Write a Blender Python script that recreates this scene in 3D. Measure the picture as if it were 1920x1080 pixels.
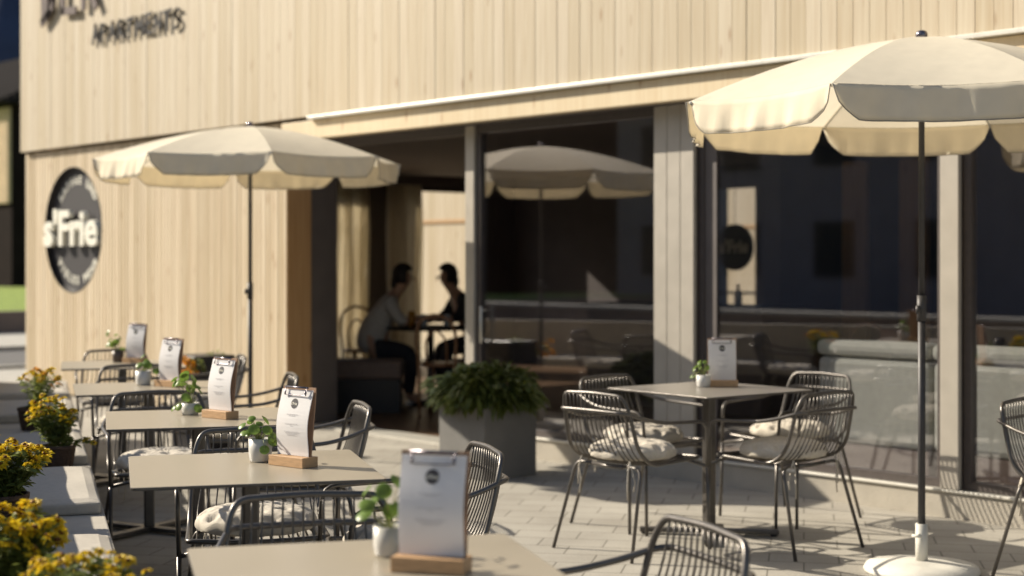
import bpy, bmesh, math, random
from mathutils import Vector, Matrix
R = math.radians
random.seed(7)
for o in list(bpy.data.objects): bpy.data.objects.remove(o)
SC = bpy.context.scene
COL = SC.collection
# ------------------------------------------------------------------ camera
HEAD = R(48.31)                      # heading of the camera, measured from the facade normal
cam_d = bpy.data.cameras.new('camera'); cam = bpy.data.objects.new('camera', cam_d); COL.objects.link(cam)
cam.location = (0, 0, 1.387); cam.rotation_euler = (R(90), 0, HEAD)
cam_d.lens = 54; cam_d.sensor_width = 36; cam_d.shift_y = -50/1920
cam_d.clip_start = 0.05; cam_d.clip_end = 2000
cam_d.dof.use_dof = True; cam_d.dof.focus_distance = 5.3; cam_d.dof.aperture_fstop = 2.1
SC.camera = cam
# ------------------------------------------------------------------ light
SUN = Vector((-2.05, -1.0, 1.38)).normalized()      # towards the sun
el = math.asin(SUN.z); az = math.atan2(SUN.x, SUN.y)
w = bpy.data.worlds.new('World'); SC.world = w; w.use_nodes = True
nt = w.node_tree; bg = nt.nodes['Background']
sky = nt.nodes.new('ShaderNodeTexSky'); sky.sky_type = 'NISHITA'; sky.sun_disc = False
sky.sun_elevation = el; sky.sun_rotation = az; sky.air_density = 1.0; sky.dust_density = 1.5; sky.ozone_density = 1.0
nt.links.new(sky.outputs[0], bg.inputs[0]); bg.inputs[1].default_value = 0.072
sl = bpy.data.lights.new('sun', 'SUN'); sl.energy = 5.0; sl.angle = R(0.5); sl.color = (1.0, 0.90, 0.74)
so = bpy.data.objects.new('sun', sl); COL.objects.link(so); so.rotation_euler = SUN.to_track_quat('Z', 'Y').to_euler()
so.location = (-20, -20, 20)
SC.view_settings.view_transform = 'Standard'; SC.view_settings.look = 'None'
SC.view_settings.exposure = 0.68; SC.view_settings.gamma = 1.0
SC.render.resolution_x = 1024; SC.render.resolution_y = 576
SC.cycles.max_bounces = 10; SC.cycles.transparent_max_bounces = 24

def W(lat, d, z=0.0):
    """lateral offset / distance along the camera heading -> facade coordinates"""
    return Vector((math.cos(HEAD)*lat - math.sin(HEAD)*d, math.sin(HEAD)*lat + math.cos(HEAD)*d, z))
def yaw(a, b): return math.atan2(b, a) + HEAD

# ------------------------------------------------------------------ materials
def mat(name, col, rough=0.6, metal=0.0, spec=0.5, noise=0.0, nscale=30.0, bump=0.0, bscale=80.0, stretch=None, trans=0.0, col2=None, coat=0.0):
    m = bpy.data.materials.new(name); m.use_nodes = True; n = m.node_tree; L = n.links
    b = n.nodes['Principled BSDF']; out = n.nodes['Material Output']
    b.inputs['Base Color'].default_value = (*col, 1); b.inputs['Roughness'].default_value = rough
    b.inputs['Metallic'].default_value = metal; b.inputs['Specular IOR Level'].default_value = spec
    b.inputs['Coat Weight'].default_value = coat
    tc = n.nodes.new('ShaderNodeTexCoord'); mp = n.nodes.new('ShaderNodeMapping'); L.new(tc.outputs['Object'], mp.inputs[0])
    if stretch: mp.inputs['Scale'].default_value = stretch
    if noise or col2:
        t = n.nodes.new('ShaderNodeTexNoise'); t.inputs['Scale'].default_value = nscale; t.inputs['Detail'].default_value = 5
        L.new(mp.outputs[0], t.inputs['Vector'])
        r = n.nodes.new('ShaderNodeValToRGB'); c2 = col2 or tuple(max(0, c*(1-noise)) for c in col); c1 = col if col2 else tuple(min(1, c*(1+noise)) for c in col)
        r.color_ramp.elements[0].position = 0.3; r.color_ramp.elements[1].position = 0.7
        r.color_ramp.elements[0].color = (*c2, 1); r.color_ramp.elements[1].color = (*c1, 1)
        L.new(t.outputs[0], r.inputs[0]); L.new(r.outputs[0], b.inputs['Base Color'])
        rr = n.nodes.new('ShaderNodeMapRange'); rr.inputs['To Min'].default_value = max(0.02, rough-0.08); rr.inputs['To Max'].default_value = min(1, rough+0.08)
        L.new(t.outputs[0], rr.inputs[0]); L.new(rr.outputs[0], b.inputs['Roughness'])
    if bump:
        t = n.nodes.new('ShaderNodeTexNoise'); t.inputs['Scale'].default_value = bscale; t.inputs['Detail'].default_value = 4
        L.new(mp.outputs[0], t.inputs['Vector'])
        bp = n.nodes.new('ShaderNodeBump'); bp.inputs['Strength'].default_value = bump; bp.inputs['Distance'].default_value = 0.01
        L.new(t.outputs[0], bp.inputs['Height']); L.new(bp.outputs[0], b.inputs['Normal'])
    if trans:
        tr = n.nodes.new('ShaderNodeBsdfTranslucent'); mx = n.nodes.new('ShaderNodeMixShader'); mx.inputs[0].default_value = trans
        src = b.inputs['Base Color'].links
        if src: L.new(src[0].from_socket, tr.inputs[0])
        else: tr.inputs[0].default_value = (*col, 1)
        L.new(b.outputs[0], mx.inputs[1]); L.new(tr.outputs[0], mx.inputs[2]); L.new(mx.outputs[0], out.inputs[0])
    return m

def wood_boards(name, pitch, base, dark, var=0.16, axis=0, rough=0.62):
    """raw spruce boards: per-board tone, grain streaks along z, small knots"""
    m = bpy.data.materials.new(name); m.use_nodes = True; n = m.node_tree; L = n.links; b = n.nodes['Principled BSDF']
    N = n.nodes.new
    tc = N('ShaderNodeTexCoord'); sp = N('ShaderNodeSeparateXYZ'); L.new(tc.outputs['Object'], sp.inputs[0])
    dv = N('ShaderNodeMath'); dv.operation = 'DIVIDE'; dv.inputs[1].default_value = pitch; L.new(sp.outputs[axis], dv.inputs[0])
    fl = N('ShaderNodeMath'); fl.operation = 'FLOOR'; L.new(dv.outputs[0], fl.inputs[0])
    wn = N('ShaderNodeTexWhiteNoise'); wn.noise_dimensions = '1D'; L.new(fl.outputs[0], wn.inputs['W'])
    # offset the grain per board
    ad = N('ShaderNodeMath'); ad.operation = 'MULTIPLY_ADD'; ad.inputs[1].default_value = 37.0; L.new(wn.outputs[0], ad.inputs[0]); L.new(sp.outputs[2], ad.inputs[2])
    cb = N('ShaderNodeCombineXYZ'); L.new(sp.outputs[0], cb.inputs[0]); L.new(sp.outputs[1], cb.inputs[1]); L.new(ad.outputs[0], cb.inputs[2])
    mp = N('ShaderNodeMapping'); mp.inputs['Scale'].default_value = (55, 55, 1.6); L.new(cb.outputs[0], mp.inputs[0])
    g = N('ShaderNodeTexNoise'); g.inputs['Scale'].default_value = 1.0; g.inputs['Detail'].default_value = 6; g.inputs['Distortion'].default_value = 0.6; L.new(mp.outputs[0], g.inputs['Vector'])
    cr = N('ShaderNodeValToRGB'); cr.color_ramp.elements[0].position = 0.3; cr.color_ramp.elements[1].position = 0.65
    cr.color_ramp.elements[0].color = (*dark, 1); cr.color_ramp.elements[1].color = (*base, 1); L.new(g.outputs[0], cr.inputs[0])
    mp2 = N('ShaderNodeMapping'); mp2.inputs['Scale'].default_value = (9, 9, 2.6); L.new(cb.outputs[0], mp2.inputs[0])
    v = N('ShaderNodeTexVoronoi'); v.inputs['Scale'].default_value = 1.0; L.new(mp2.outputs[0], v.inputs['Vector'])
    kr = N('ShaderNodeMapRange'); kr.inputs['From Min'].default_value = 0.05; kr.inputs['From Max'].default_value = 0.17; kr.inputs['To Min'].default_value = 0.72; kr.inputs['To Max'].default_value = 0.0
    L.new(v.outputs['Distance'], kr.inputs[0])
    mk = N('ShaderNodeMix'); mk.data_type = 'RGBA'; L.new(kr.outputs[0], mk.inputs[0]); L.new(cr.outputs[0], mk.inputs[6]); mk.inputs[7].default_value = (dark[0]*0.62, dark[1]*0.46, dark[2]*0.34, 1)
    hs = N('ShaderNodeHueSaturation'); L.new(mk.outputs[2], hs.inputs['Color'])
    vr = N('ShaderNodeMapRange'); vr.inputs['To Min'].default_value = 1-var; vr.inputs['To Max'].default_value = 1+var*0.7; L.new(wn.outputs[0], vr.inputs[0]); L.new(vr.outputs[0], hs.inputs['Value'])
    sr = N('ShaderNodeMapRange'); sr.inputs['To Min'].default_value = 1.12; sr.inputs['To Max'].default_value = 0.92; L.new(wn.outputs[0], sr.inputs[0]); L.new(sr.outputs[0], hs.inputs['Saturation'])
    L.new(hs.outputs[0], b.inputs['Base Color']); b.inputs['Roughness'].default_value = rough
    bp = N('ShaderNodeBump'); bp.inputs['Strength'].default_value = 0.12; bp.inputs['Distance'].default_value = 0.004; L.new(g.outputs[0], bp.inputs['Height']); L.new(bp.outputs[0], b.inputs['Normal'])
    return m

def paving():
    m = bpy.data.materials.new('paving'); m.use_nodes = True; n = m.node_tree; L = n.links; b = n.nodes['Principled BSDF']; N = n.nodes.new
    tc = N('ShaderNodeTexCoord'); mp = N('ShaderNodeMapping'); L.new(tc.outputs['Object'], mp.inputs[0]); mp.inputs['Rotation'].default_value = (0, 0, -(yaw(1, -0.19)))
    nz = N('ShaderNodeTexNoise'); nz.inputs['Scale'].default_value = 2.2; nz.inputs['Detail'].default_value = 6; L.new(tc.outputs['Object'], nz.inputs['Vector'])
    nf = N('ShaderNodeTexNoise'); nf.inputs['Scale'].default_value = 90; nf.inputs['Detail'].default_value = 4; L.new(tc.outputs['Object'], nf.inputs['Vector'])
    br = N('ShaderNodeTexBrick'); L.new(mp.outputs[0], br.inputs['Vector'])
    br.inputs['Color1'].default_value = (0.44, 0.415, 0.36, 1); br.inputs['Color2'].default_value = (0.40, 0.375, 0.325, 1); br.inputs['Mortar'].default_value = (0.20, 0.185, 0.155, 1)
    br.inputs['Scale'].default_value = 1.0; br.inputs['Mortar Size'].default_value = 0.0042; br.inputs['Mortar Smooth'].default_value = 0.15
    br.inputs['Brick Width'].default_value = 0.32; br.inputs['Row Height'].default_value = 0.20; br.inputs['Bias'].default_value = 0.1
    a = N('ShaderNodeMix'); a.data_type = 'RGBA'; a.blend_type = 'MULTIPLY'; a.inputs[0].default_value = 0.55; L.new(br.outputs[0], a.inputs[6])
    r = N('ShaderNodeValToRGB'); r.color_ramp.elements[0].position = 0.3; r.color_ramp.elements[0].color = (0.55, 0.53, 0.51, 1); r.color_ramp.elements[1].position = 0.68; L.new(nz.outputs[0], r.inputs[0]); L.new(r.outputs[0], a.inputs[7])
    a2 = N('ShaderNodeMix'); a2.data_type = 'RGBA'; a2.blend_type = 'MULTIPLY'; a2.inputs[0].default_value = 0.5; L.new(a.outputs[2], a2.inputs[6])
    r2 = N('ShaderNodeValToRGB'); r2.color_ramp.elements[0].position = 0.35; r2.color_ramp.elements[0].color = (0.7, 0.7, 0.7, 1); r2.color_ramp.elements[1].position = 0.6; L.new(nf.outputs[0], r2.inputs[0]); L.new(r2.outputs[0], a2.inputs[7])
    L.new(a2.outputs[2], b.inputs['Base Color']); b.inputs['Roughness'].default_value = 0.85
    sb = N('ShaderNodeMath'); sb.operation = 'MULTIPLY_ADD'; sb.inputs[1].default_value = -1.0; L.new(br.outputs['Fac'], sb.inputs[0]); L.new(nf.outputs[0], sb.inputs[2])
    bp = N('ShaderNodeBump'); bp.inputs['Strength'].default_value = 0.35; bp.inputs['Distance'].default_value = 0.006; L.new(sb.outputs[0], bp.inputs['Height']); L.new(bp.outputs[0], b.inputs['Normal'])
    return m

def glass_mat():
    m = bpy.data.materials.new('coated_glass'); m.use_nodes = True; n = m.node_tree; L = n.links; N = n.nodes.new; n.nodes.remove(n.nodes['Principled BSDF'])
    lw = N('ShaderNodeLayerWeight'); lw.inputs[0].default_value = 0.5
    p = N('ShaderNodeMath'); p.operation = 'POWER'; p.inputs[1].default_value = 5; L.new(lw.outputs['Facing'], p.inputs[0])
    f = N('ShaderNodeMapRange'); f.inputs['To Min'].default_value = 0.17; f.inputs['To Max'].default_value = 1.0; L.new(p.outputs[0], f.inputs[0])
    t = N('ShaderNodeBsdfTransparent'); t.inputs[0].default_value = (0.93, 0.935, 0.95, 1)
    g = N('ShaderNodeBsdfGlossy'); g.inputs[0].default_value = (0.95, 0.94, 0.97, 1); g.inputs['Roughness'].default_value = 0.015
    mx = N('ShaderNodeMixShader'); L.new(f.outputs[0], mx.inputs[0]); L.new(t.outputs[0], mx.inputs[1]); L.new(g.outputs[0], mx.inputs[2])
    L.new(mx.outputs[0], n.nodes['Material Output'].inputs[0]); return m

M = dict(
    clad=wood_boards('spruce_cladding', 0.108, (0.525, 0.455, 0.335), (0.45, 0.365, 0.25), 0.085),
    slat=wood_boards('spruce_slats', 0.065, (0.60, 0.505, 0.36), (0.50, 0.39, 0.255), 0.17),
    beam=wood_boards('spruce_beam', 2.9, (0.70, 0.60, 0.43), (0.63, 0.51, 0.34), 0.03),
    reveal=wood_boards('spruce_reveal', 2.0, (0.50, 0.31, 0.15), (0.40, 0.23, 0.10), 0.05),
    drip=mat('drip_edge', (0.66, 0.64, 0.58), 0.4, 0.2, noise=0.06),
    alu=mat('taupe_aluminium', (0.43, 0.395, 0.34), 0.45, 0.1, noise=0.05, nscale=8),
    darkframe=mat('dark_frame', (0.075, 0.062, 0.058), 0.5, noise=0.1),
    greyframe=mat('grey_panel', (0.11, 0.095, 0.09), 0.55, noise=0.1, nscale=6),
    sill=mat('sill_metal', (0.62, 0.60, 0.54), 0.38, 0.3, noise=0.05),
    kick=mat('plinth_render', (0.42, 0.385, 0.325), 0.85, noise=0.1, nscale=6, bump=0.3, bscale=120),
    glass=glass_mat(), paving=paving(),
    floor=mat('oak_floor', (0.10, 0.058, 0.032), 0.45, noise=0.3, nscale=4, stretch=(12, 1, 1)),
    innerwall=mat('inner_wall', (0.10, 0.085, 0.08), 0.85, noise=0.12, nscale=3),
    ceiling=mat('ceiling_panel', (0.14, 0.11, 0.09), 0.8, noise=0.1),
    steel=mat('powder_coated_steel', (0.115, 0.105, 0.095), 0.33, 0.55, 0.6, noise=0.12, nscale=25, bump=0.05, bscale=400),
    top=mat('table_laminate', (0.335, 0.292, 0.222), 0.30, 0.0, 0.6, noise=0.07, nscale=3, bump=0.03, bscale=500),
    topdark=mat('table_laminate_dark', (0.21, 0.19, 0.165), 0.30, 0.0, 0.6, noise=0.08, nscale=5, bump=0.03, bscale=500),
    cushion=mat('cushion_linen', (0.56, 0.51, 0.43), 0.9, noise=0.08, nscale=60, bump=0.35, bscale=350),
    pad=mat('bench_pad_fabric', (0.50, 0.46, 0.395), 0.92, noise=0.06, nscale=40, bump=0.3, bscale=500),
    bench=mat('bench_top', (0.44, 0.405, 0.345), 0.8, noise=0.08, nscale=8, bump=0.15, bscale=120),
    fabric=mat('parasol_fabric', (0.86, 0.79, 0.64), 0.85, noise=0.03, nscale=14, bump=0.35, bscale=7, trans=0.36),
    piping=mat('canvas_piping', (0.30, 0.27, 0.22), 0.9, noise=0.1),
    pole=mat('parasol_pole', (0.045, 0.043, 0.045), 0.5, 0.2, noise=0.1),
    white=mat('white_plastic', (0.60, 0.58, 0.52), 0.6, noise=0.14, nscale=7, bump=0.15, bscale=60),
    paper=mat('menu_paper', (0.90, 0.885, 0.88), 0.75, noise=0.015, nscale=30, trans=0.25),
    ink=mat('print_ink', (0.035, 0.033, 0.04), 0.7, noise=0.1),
    faint=mat('faint_print', (0.50, 0.49, 0.50), 0.8, noise=0.1),
    block=mat('oak_block', (0.50, 0.31, 0.16), 0.5, noise=0.18, nscale=9, stretch=(3, 30, 30), bump=0.1),
    board=mat('clipboard_wood', (0.30, 0.18, 0.11), 0.55, noise=0.2, nscale=12),
    clip=mat('clip_wire', (0.20, 0.18, 0.20), 0.25, 0.9, noise=0.1),
    pot=mat('white_ceramic', (0.58, 0.565, 0.53), 0.35, noise=0.04, coat=0.3),
    potdark=mat('brown_ceramic', (0.10, 0.07, 0.05), 0.4, noise=0.2),
    soil=mat('soil', (0.035, 0.025, 0.018), 0.95, noise=0.4, nscale=120, bump=0.8),
    leaf=mat('pilea_leaf', (0.16, 0.25, 0.045), 0.35, noise=0.25, nscale=25, trans=0.35),
    stem=mat('plant_stem', (0.30, 0.32, 0.12), 0.5, noise=0.2),
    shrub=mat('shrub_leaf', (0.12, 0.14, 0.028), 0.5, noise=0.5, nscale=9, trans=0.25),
    shrub_sunlit=mat('shrub_leaf_sunlit', (0.30, 0.36, 0.17), 0.5, noise=0.3, nscale=9, trans=0.3),  # lighter leaf colour for painted sunlight on the shrub
    fleaf=mat('flower_foliage', (0.20, 0.24, 0.06), 0.5, noise=0.35, nscale=18, trans=0.45),
    petal=mat('yellow_petal', (0.80, 0.60, 0.03), 0.55, noise=0.12, nscale=40, trans=0.3),
    petal2=mat('orange_petal', (0.80, 0.40, 0.012), 0.55, noise=0.12, nscale=40, trans=0.3),
    disc=mat('flower_centre', (0.16, 0.065, 0.01), 0.9, noise=0.4, nscale=300, bump=1),
    wicker=mat('wicker', (0.12, 0.075, 0.05), 0.8, noise=0.35, nscale=30, stretch=(1, 1, 6), bump=0.9, bscale=60),
    planter=mat('fibre_planter', (0.075, 0.07, 0.075), 0.6, noise=0.1, nscale=7, bump=0.15, bscale=200),
    planterlit=mat('grey_planter', (0.16, 0.155, 0.145), 0.7, noise=0.1, nscale=7, bump=0.15, bscale=200),
    sign=mat('sign_plate', (0.040, 0.037, 0.042), 0.5, noise=0.08),
    signwhite=mat('sign_white', (0.80, 0.78, 0.68), 0.5, noise=0.02),
    rust=mat('brown_metal_letter', (0.10, 0.075, 0.07), 0.5, 0.3, noise=0.2),
    sofa=mat('sofa_fabric', (0.55, 0.55, 0.48), 0.9, noise=0.06, nscale=30, bump=0.3, bscale=300),
    brownsofa=mat('bench_leather', (0.16, 0.115, 0.095), 0.6, noise=0.12),
    curtain=mat('curtain', (0.74, 0.69, 0.58), 0.9, noise=0.06, trans=0.65),
    bent=mat('bentwood', (0.22, 0.11, 0.05), 0.35, noise=0.2, nscale=10),
    black=mat('black_lacquer', (0.018, 0.016, 0.018), 0.45, noise=0.1),
    skin=mat('skin', (0.50, 0.30, 0.20), 0.55, noise=0.06),
    hair=mat('dark_hair', (0.018, 0.012, 0.010), 0.6, noise=0.4, nscale=50),
    shirt=mat('white_shirt', (0.55, 0.53, 0.50), 0.9, noise=0.08),
    shirt2=mat('black_shirt', (0.03, 0.028, 0.032), 0.9, noise=0.1),
    trouser=mat('dark_trousers', (0.035, 0.035, 0.045), 0.9, noise=0.1),
    clearglass=mat('drinking_glass', (0.75, 0.8, 0.82), 0.08, 0.0, 0.8, noise=0.02, trans=0.5),
    amber=mat('amber_drink', (0.60, 0.30, 0.04), 0.15, noise=0.1, trans=0.5),
    brass=mat('brass', (0.60, 0.42, 0.16), 0.3, 0.9, noise=0.1),
    asphalt=mat('asphalt', (0.12, 0.115, 0.11), 0.9, noise=0.2, nscale=40, bump=0.4),
    kerb=mat('kerb_stone', (0.42, 0.40, 0.35), 0.85, noise=0.12, nscale=6),
    lawn=mat('lawn', (0.20, 0.27, 0.035), 0.95, noise=0.3, nscale=6, bump=0.8, bscale=60),
    brownwall=mat('brown_render', (0.20, 0.155, 0.125), 0.9, noise=0.12, nscale=2),
    brick=mat('brick_strips', (0.60, 0.46, 0.31), 0.85, noise=0.3, nscale=3, stretch=(1, 1, 12)),
    tile=mat('dark_tiles', (0.014, 0.012, 0.014), 0.9, 0.0, 0.1, noise=0.4, nscale=6, stretch=(1, 1, 3)),
    darkwall=mat('dark_facade', (0.018, 0.013, 0.012), 0.95, 0.0, 0.05, noise=0.2, nscale=2),
    palewall=mat('pale_facade', (0.24, 0.21, 0.21), 0.85, noise=0.1, nscale=2),
    added_mount=mat('added_mountain_navy', (0.030, 0.042, 0.075), 1.0, noise=0.4, nscale=0.05),
    paint1=mat('picture_dark', (0.03, 0.028, 0.03), 0.6, noise=0.5, nscale=8),
    red=mat('red_card', (0.14, 0.025, 0.02), 0.6, noise=0.1),
)

# ------------------------------------------------------------------ mesh helpers
def finish(name, bm, m, parent=None, smooth=False, bevel=0.0, loc=None, rz=0.0, mods=None):
    me = bpy.data.meshes.new(name); bm.normal_update(); bm.to_mesh(me); bm.free()
    for x in (m if isinstance(m, (list, tuple)) else [m]): me.materials.append(x)
    if smooth:
        for p in me.polygons: p.use_smooth = True
    o = bpy.data.objects.new(name, me); COL.objects.link(o)
    if parent: o.parent = parent
    if loc is not None: o.location = loc
    o.rotation_euler = (0, 0, rz)
    if bevel:
        b = o.modifiers.new('bevel', 'BEVEL'); b.width = bevel; b.segments = 2; b.limit_method = 'ANGLE'; b.angle_limit = R(40)
    return o
def box(bm, c, s, rot=None, mi=0):
    g = bmesh.ops.create_cube(bm, size=1.0); vs = g['verts']
    bmesh.ops.scale(bm, vec=s, verts=vs)
    if rot is not None: bmesh.ops.rotate(bm, cent=(0, 0, 0), matrix=rot, verts=vs)
    bmesh.ops.translate(bm, vec=c, verts=vs)
    for f in {f for v in vs for f in v.link_faces}: f.material_index = mi
    return vs
def bx(bm, x0, x1, y0, y1, z0, z1, mi=0): return box(bm, ((x0+x1)/2, (y0+y1)/2, (z0+z1)/2), (x1-x0, y1-y0, z1-z0), mi=mi)
def tube(bm, pts, r, seg=8, closed=False, mi=0, flat=1.0):
    pts = [Vector(p) for p in pts]; n = len(pts); rings = []
    rad = r if isinstance(r, (list, tuple)) else [r]*n
    t0 = (pts[1]-pts[0]).normalized(); up = Vector((0, 0, 1)) if abs(t0.z) < 0.9 else Vector((1, 0, 0))
    nrm = (up - t0*up.dot(t0)).normalized()
    for i, p in enumerate(pts):
        if closed: t = (pts[(i+1) % n]-pts[i-1]).normalized()
        elif i == 0: t = t0
        elif i == n-1: t = (pts[-1]-pts[-2]).normalized()
        else: t = (pts[i+1]-pts[i-1]).normalized()
        nrm = (nrm - t*nrm.dot(t)); nrm = nrm.normalized() if nrm.length > 1e-6 else t.orthogonal().normalized()
        bn = t.cross(nrm)
        rings.append([bm.verts.new(p + (nrm*math.cos(2*math.pi*k/seg) + bn*math.sin(2*math.pi*k/seg)*flat)*rad[i]) for k in range(seg)])
    for i in range(n if closed else n-1):
        a, b = rings[i], rings[(i+1) % n]
        off = 0
        if closed and i == n-1:
            off = min(range(seg), key=lambda q: sum((a[k].co-b[(k+q) % seg].co).length for k in range(seg)))
        for k in range(seg):
            f = bm.faces.new((a[k], a[(k+1) % seg], b[(k+1+off) % seg], b[(k+off) % seg])); f.material_index = mi; f.smooth = True
    if not closed:
        for rg in (rings[0][::-1], rings[-1]):
            try: f = bm.faces.new(rg); f.material_index = mi
            except ValueError: pass
def rounded(pts, rad, closed=False, n=5):
    """round the corners of a polyline"""
    pts = [Vector(p) for p in pts]; out = []; N = len(pts)
    for i, p in enumerate(pts):
        if not closed and i in (0, N-1): out.append(p); continue
        a, b = pts[i-1], pts[(i+1) % N]; r = min(rad, (a-p).length*0.48, (b-p).length*0.48)
        s = p+(a-p).normalized()*r; e = p+(b-p).normalized()*r
        for k in range(n+1):
            t = k/n; out.append(s*(1-t)**2 + p*2*t*(1-t) + e*t*t)
    return out
def lathe(bm, prof, seg=24, c=(0, 0, 0), mi=0, smooth=True):
    rings = []
    for r, z in prof:
        rings.append([bm.verts.new((c[0]+r*math.cos(2*math.pi*k/seg), c[1]+r*math.sin(2*math.pi*k/seg), c[2]+z)) for k in range(seg)] if r > 1e-6 else [bm.verts.new((c[0], c[1], c[2]+z))])
    for a, b in zip(rings, rings[1:]):
        for k in range(seg):
            k2 = (k+1) % seg
            if len(a) == 1 and len(b) == 1: continue
            if len(a) == 1: f = bm.faces.new((a[0], b[k], b[k2]))
            elif len(b) == 1: f = bm.faces.new((a[k], b[0], a[k2]))
            else: f = bm.faces.new((a[k], b[k], b[k2], a[k2]))
            f.material_index = mi; f.smooth = smooth
def tag(o, label=None, cat=None, group=None, kind=None):
    if label: o['label'] = label
    if cat: o['category'] = cat
    if group: o['group'] = group
    if kind: o['kind'] = kind
    return o
def empty(name, loc=(0, 0, 0), rz=0.0, label=None, cat=None, group=None):
    o = bpy.data.objects.new(name, None); COL.objects.link(o); o.empty_display_size = 0.1
    o.location = loc; o.rotation_euler = (0, 0, rz); return tag(o, label, cat, group)
def copy_tree(o, parent=None):
    c = o.copy(); COL.objects.link(c); c.parent = parent
    for ch in list(o.children): copy_tree(ch, c)
    return c
def text_bm(bm, s, size, depth=0.0, xf=None, bold=0.0, mi=0, align='CENTER'):
    """add flat/extruded letters (in the xy plane) to bm, transformed by xf"""
    cu = bpy.data.curves.new('t', 'FONT'); cu.body = s; cu.size = size; cu.extrude = depth; cu.offset = bold; cu.align_x = align; cu.resolution_u = 3
    ob = bpy.data.objects.new('t', cu); COL.objects.link(ob)
    dg = bpy.context.evaluated_depsgraph_get(); me = bpy.data.meshes.new_from_object(ob.evaluated_get(dg))
    n0 = len(bm.verts); bm.from_mesh(me); bm.verts.ensure_lookup_table(); vs = bm.verts[n0:]
    if xf is not None:
        for v in vs: v.co = xf @ v.co
    for v in vs:
        for f in v.link_faces: f.material_index = mi
    bpy.data.objects.remove(ob); bpy.data.meshes.remove(me); bpy.data.curves.remove(cu)

# ================================================================== GROUND AND SETTING
def sheet(name, x0, x1, y0, y1, z, m, thick=0.0):
    bm = bmesh.new()
    if thick: bx(bm, x0, x1, y0, y1, z-thick, z)
    else:
        f = bm.faces.new([bm.verts.new(p) for p in ((x0, y0, z), (x1, y0, z), (x1, y1, z), (x0, y1, z))])
    return tag(finish(name, bm, m), kind='structure')
sheet('ground', -600, 600, -600, 600, -0.012, M['kerb'])
sheet('terrace_paving', -19.25, 14, -5.2, 7.30, 0.0, M['paving'])
sheet('road', -23.1, -19.4, -90, 60, -0.008, M['asphalt'])
sheet('pavement', -27.5, -23.1, -90, 60, 0.06, M['kerb'], 0.1)
sheet('kerb', -19.4, -19.25, -90, 60, 0.03, M['kerb'], 0.06)
sheet('street', -90, 60, -12, -6.2, -0.006, M['asphalt'])
bm = bmesh.new(); bx(bm, -27.75, -27.5, -30, 60, -0.1, 0.46)
tag(finish('retaining_wall', bm, M['brownwall'], bevel=0.01), 'low brown rendered wall below the bright lawn at the left edge', 'wall')
sheet('lawn', -110, -27.75, -30, 90, 0.44, M['lawn'])
bm = bmesh.new(); bx(bm, -60, -2, -5.9, -5.6, -0.1, 0.50)
bx(bm, -60, -2, -5.95, -5.55, 0.5, 0.56, 1)
tag(finish('garden_wall', bm, [M['brownwall'], M['kerb']], bevel=0.008), 'low brown wall with pale coping mirrored in the shop window', 'wall')
# dark navy ridge, added to darken the bright sky behind the house
bm = bmesh.new(); rr = random.Random(4); prev = None
ridge = []
for k in range(61):
    a = R(95 + k*2.4); h = 100 + 10*math.sin(k*0.55) + 9*math.sin(k*1.7+1) + rr.uniform(-3, 3)
    ridge.append((a, h))
for d, hh in ((470, 0.0), (500, 0.45), (540, 1.0), (600, 0.0)):
    row = [bm.verts.new((math.cos(a)*d, math.sin(a)*d, h*hh - (1 if hh == 0 else 0))) for a, h in ridge]
    if prev:
        for i in range(len(row)-1): bm.faces.new((prev[i], prev[i+1], row[i+1], row[i]))
    prev = row
tag(finish('added_mountain', bm, M['added_mount'], smooth=True), kind='structure')

# neighbour house at the left edge
def house(name, label, x0, x1, y0, y1, h, wallm, roofm, rise, extra=None):
    t = empty(name, ((x0+x1)/2, (y0+y1)/2, 0), 0, label, 'house')
    lx, ly = (x1-x0)/2, (y1-y0)/2
    bm = bmesh.new(); bx(bm, -lx, lx, -ly, ly, -0.1, h); finish('wall', bm, wallm, t)
    bm = bmesh.new(); e = 0.6
    v = [bm.verts.new(p) for p in ((-lx-e, -ly-e, h), (lx+e, -ly-e, h), (lx+e, ly+e, h), (-lx-e, ly+e, h), (0, -ly-e, h+rise), (0, ly+e, h+rise))]
    for f in ((0, 1, 4), (1, 2, 5, 4), (2, 3, 5), (3, 0, 4, 5), (3, 2, 1, 0)): bm.faces.new([v[i] for i in f])
    # courses of tiles on the slope facing the terrace
    for k in range(26):
        s = (k+0.5)/26; xx = (lx+e)*(1-s)+0.02; zz = h+rise*s+0.05
        bx(bm, xx-0.03, xx+0.16, -ly-e, ly+e, zz-0.03, zz+0.03)
    finish('roof', bm, roofm, t)
    return t
nh = house('neighbour_house', 'dark roofed house with pale brick upper storey beyond the lawn', 24, 36, 54.8, 76, 7.2, M['darkwall'], M['tile'], 3.4)
nh.location = (-65.4, 30, 0); nh.rotation_euler.z = R(-90)
bm = bmesh.new(); bx(bm, 6.0, 6.12, -10.5, 10.55, 3.55, 7.1)
for k in range(36): bx(bm, 6.12, 6.145, -10.5, 10.55, 3.6+k*0.095, 3.66+k*0.095)
finish('brick_panel', bm, M['brick'], nh)
bm = bmesh.new(); lathe(bm, [(0.0, -0.3), (0.25, -0.2), (0.32, 0), (0.25, 0.2), (0, 0.3)], 16, (6.9, 10.0, 7.6)); finish('satellite_dish', bm, M['white'], nh)
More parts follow.
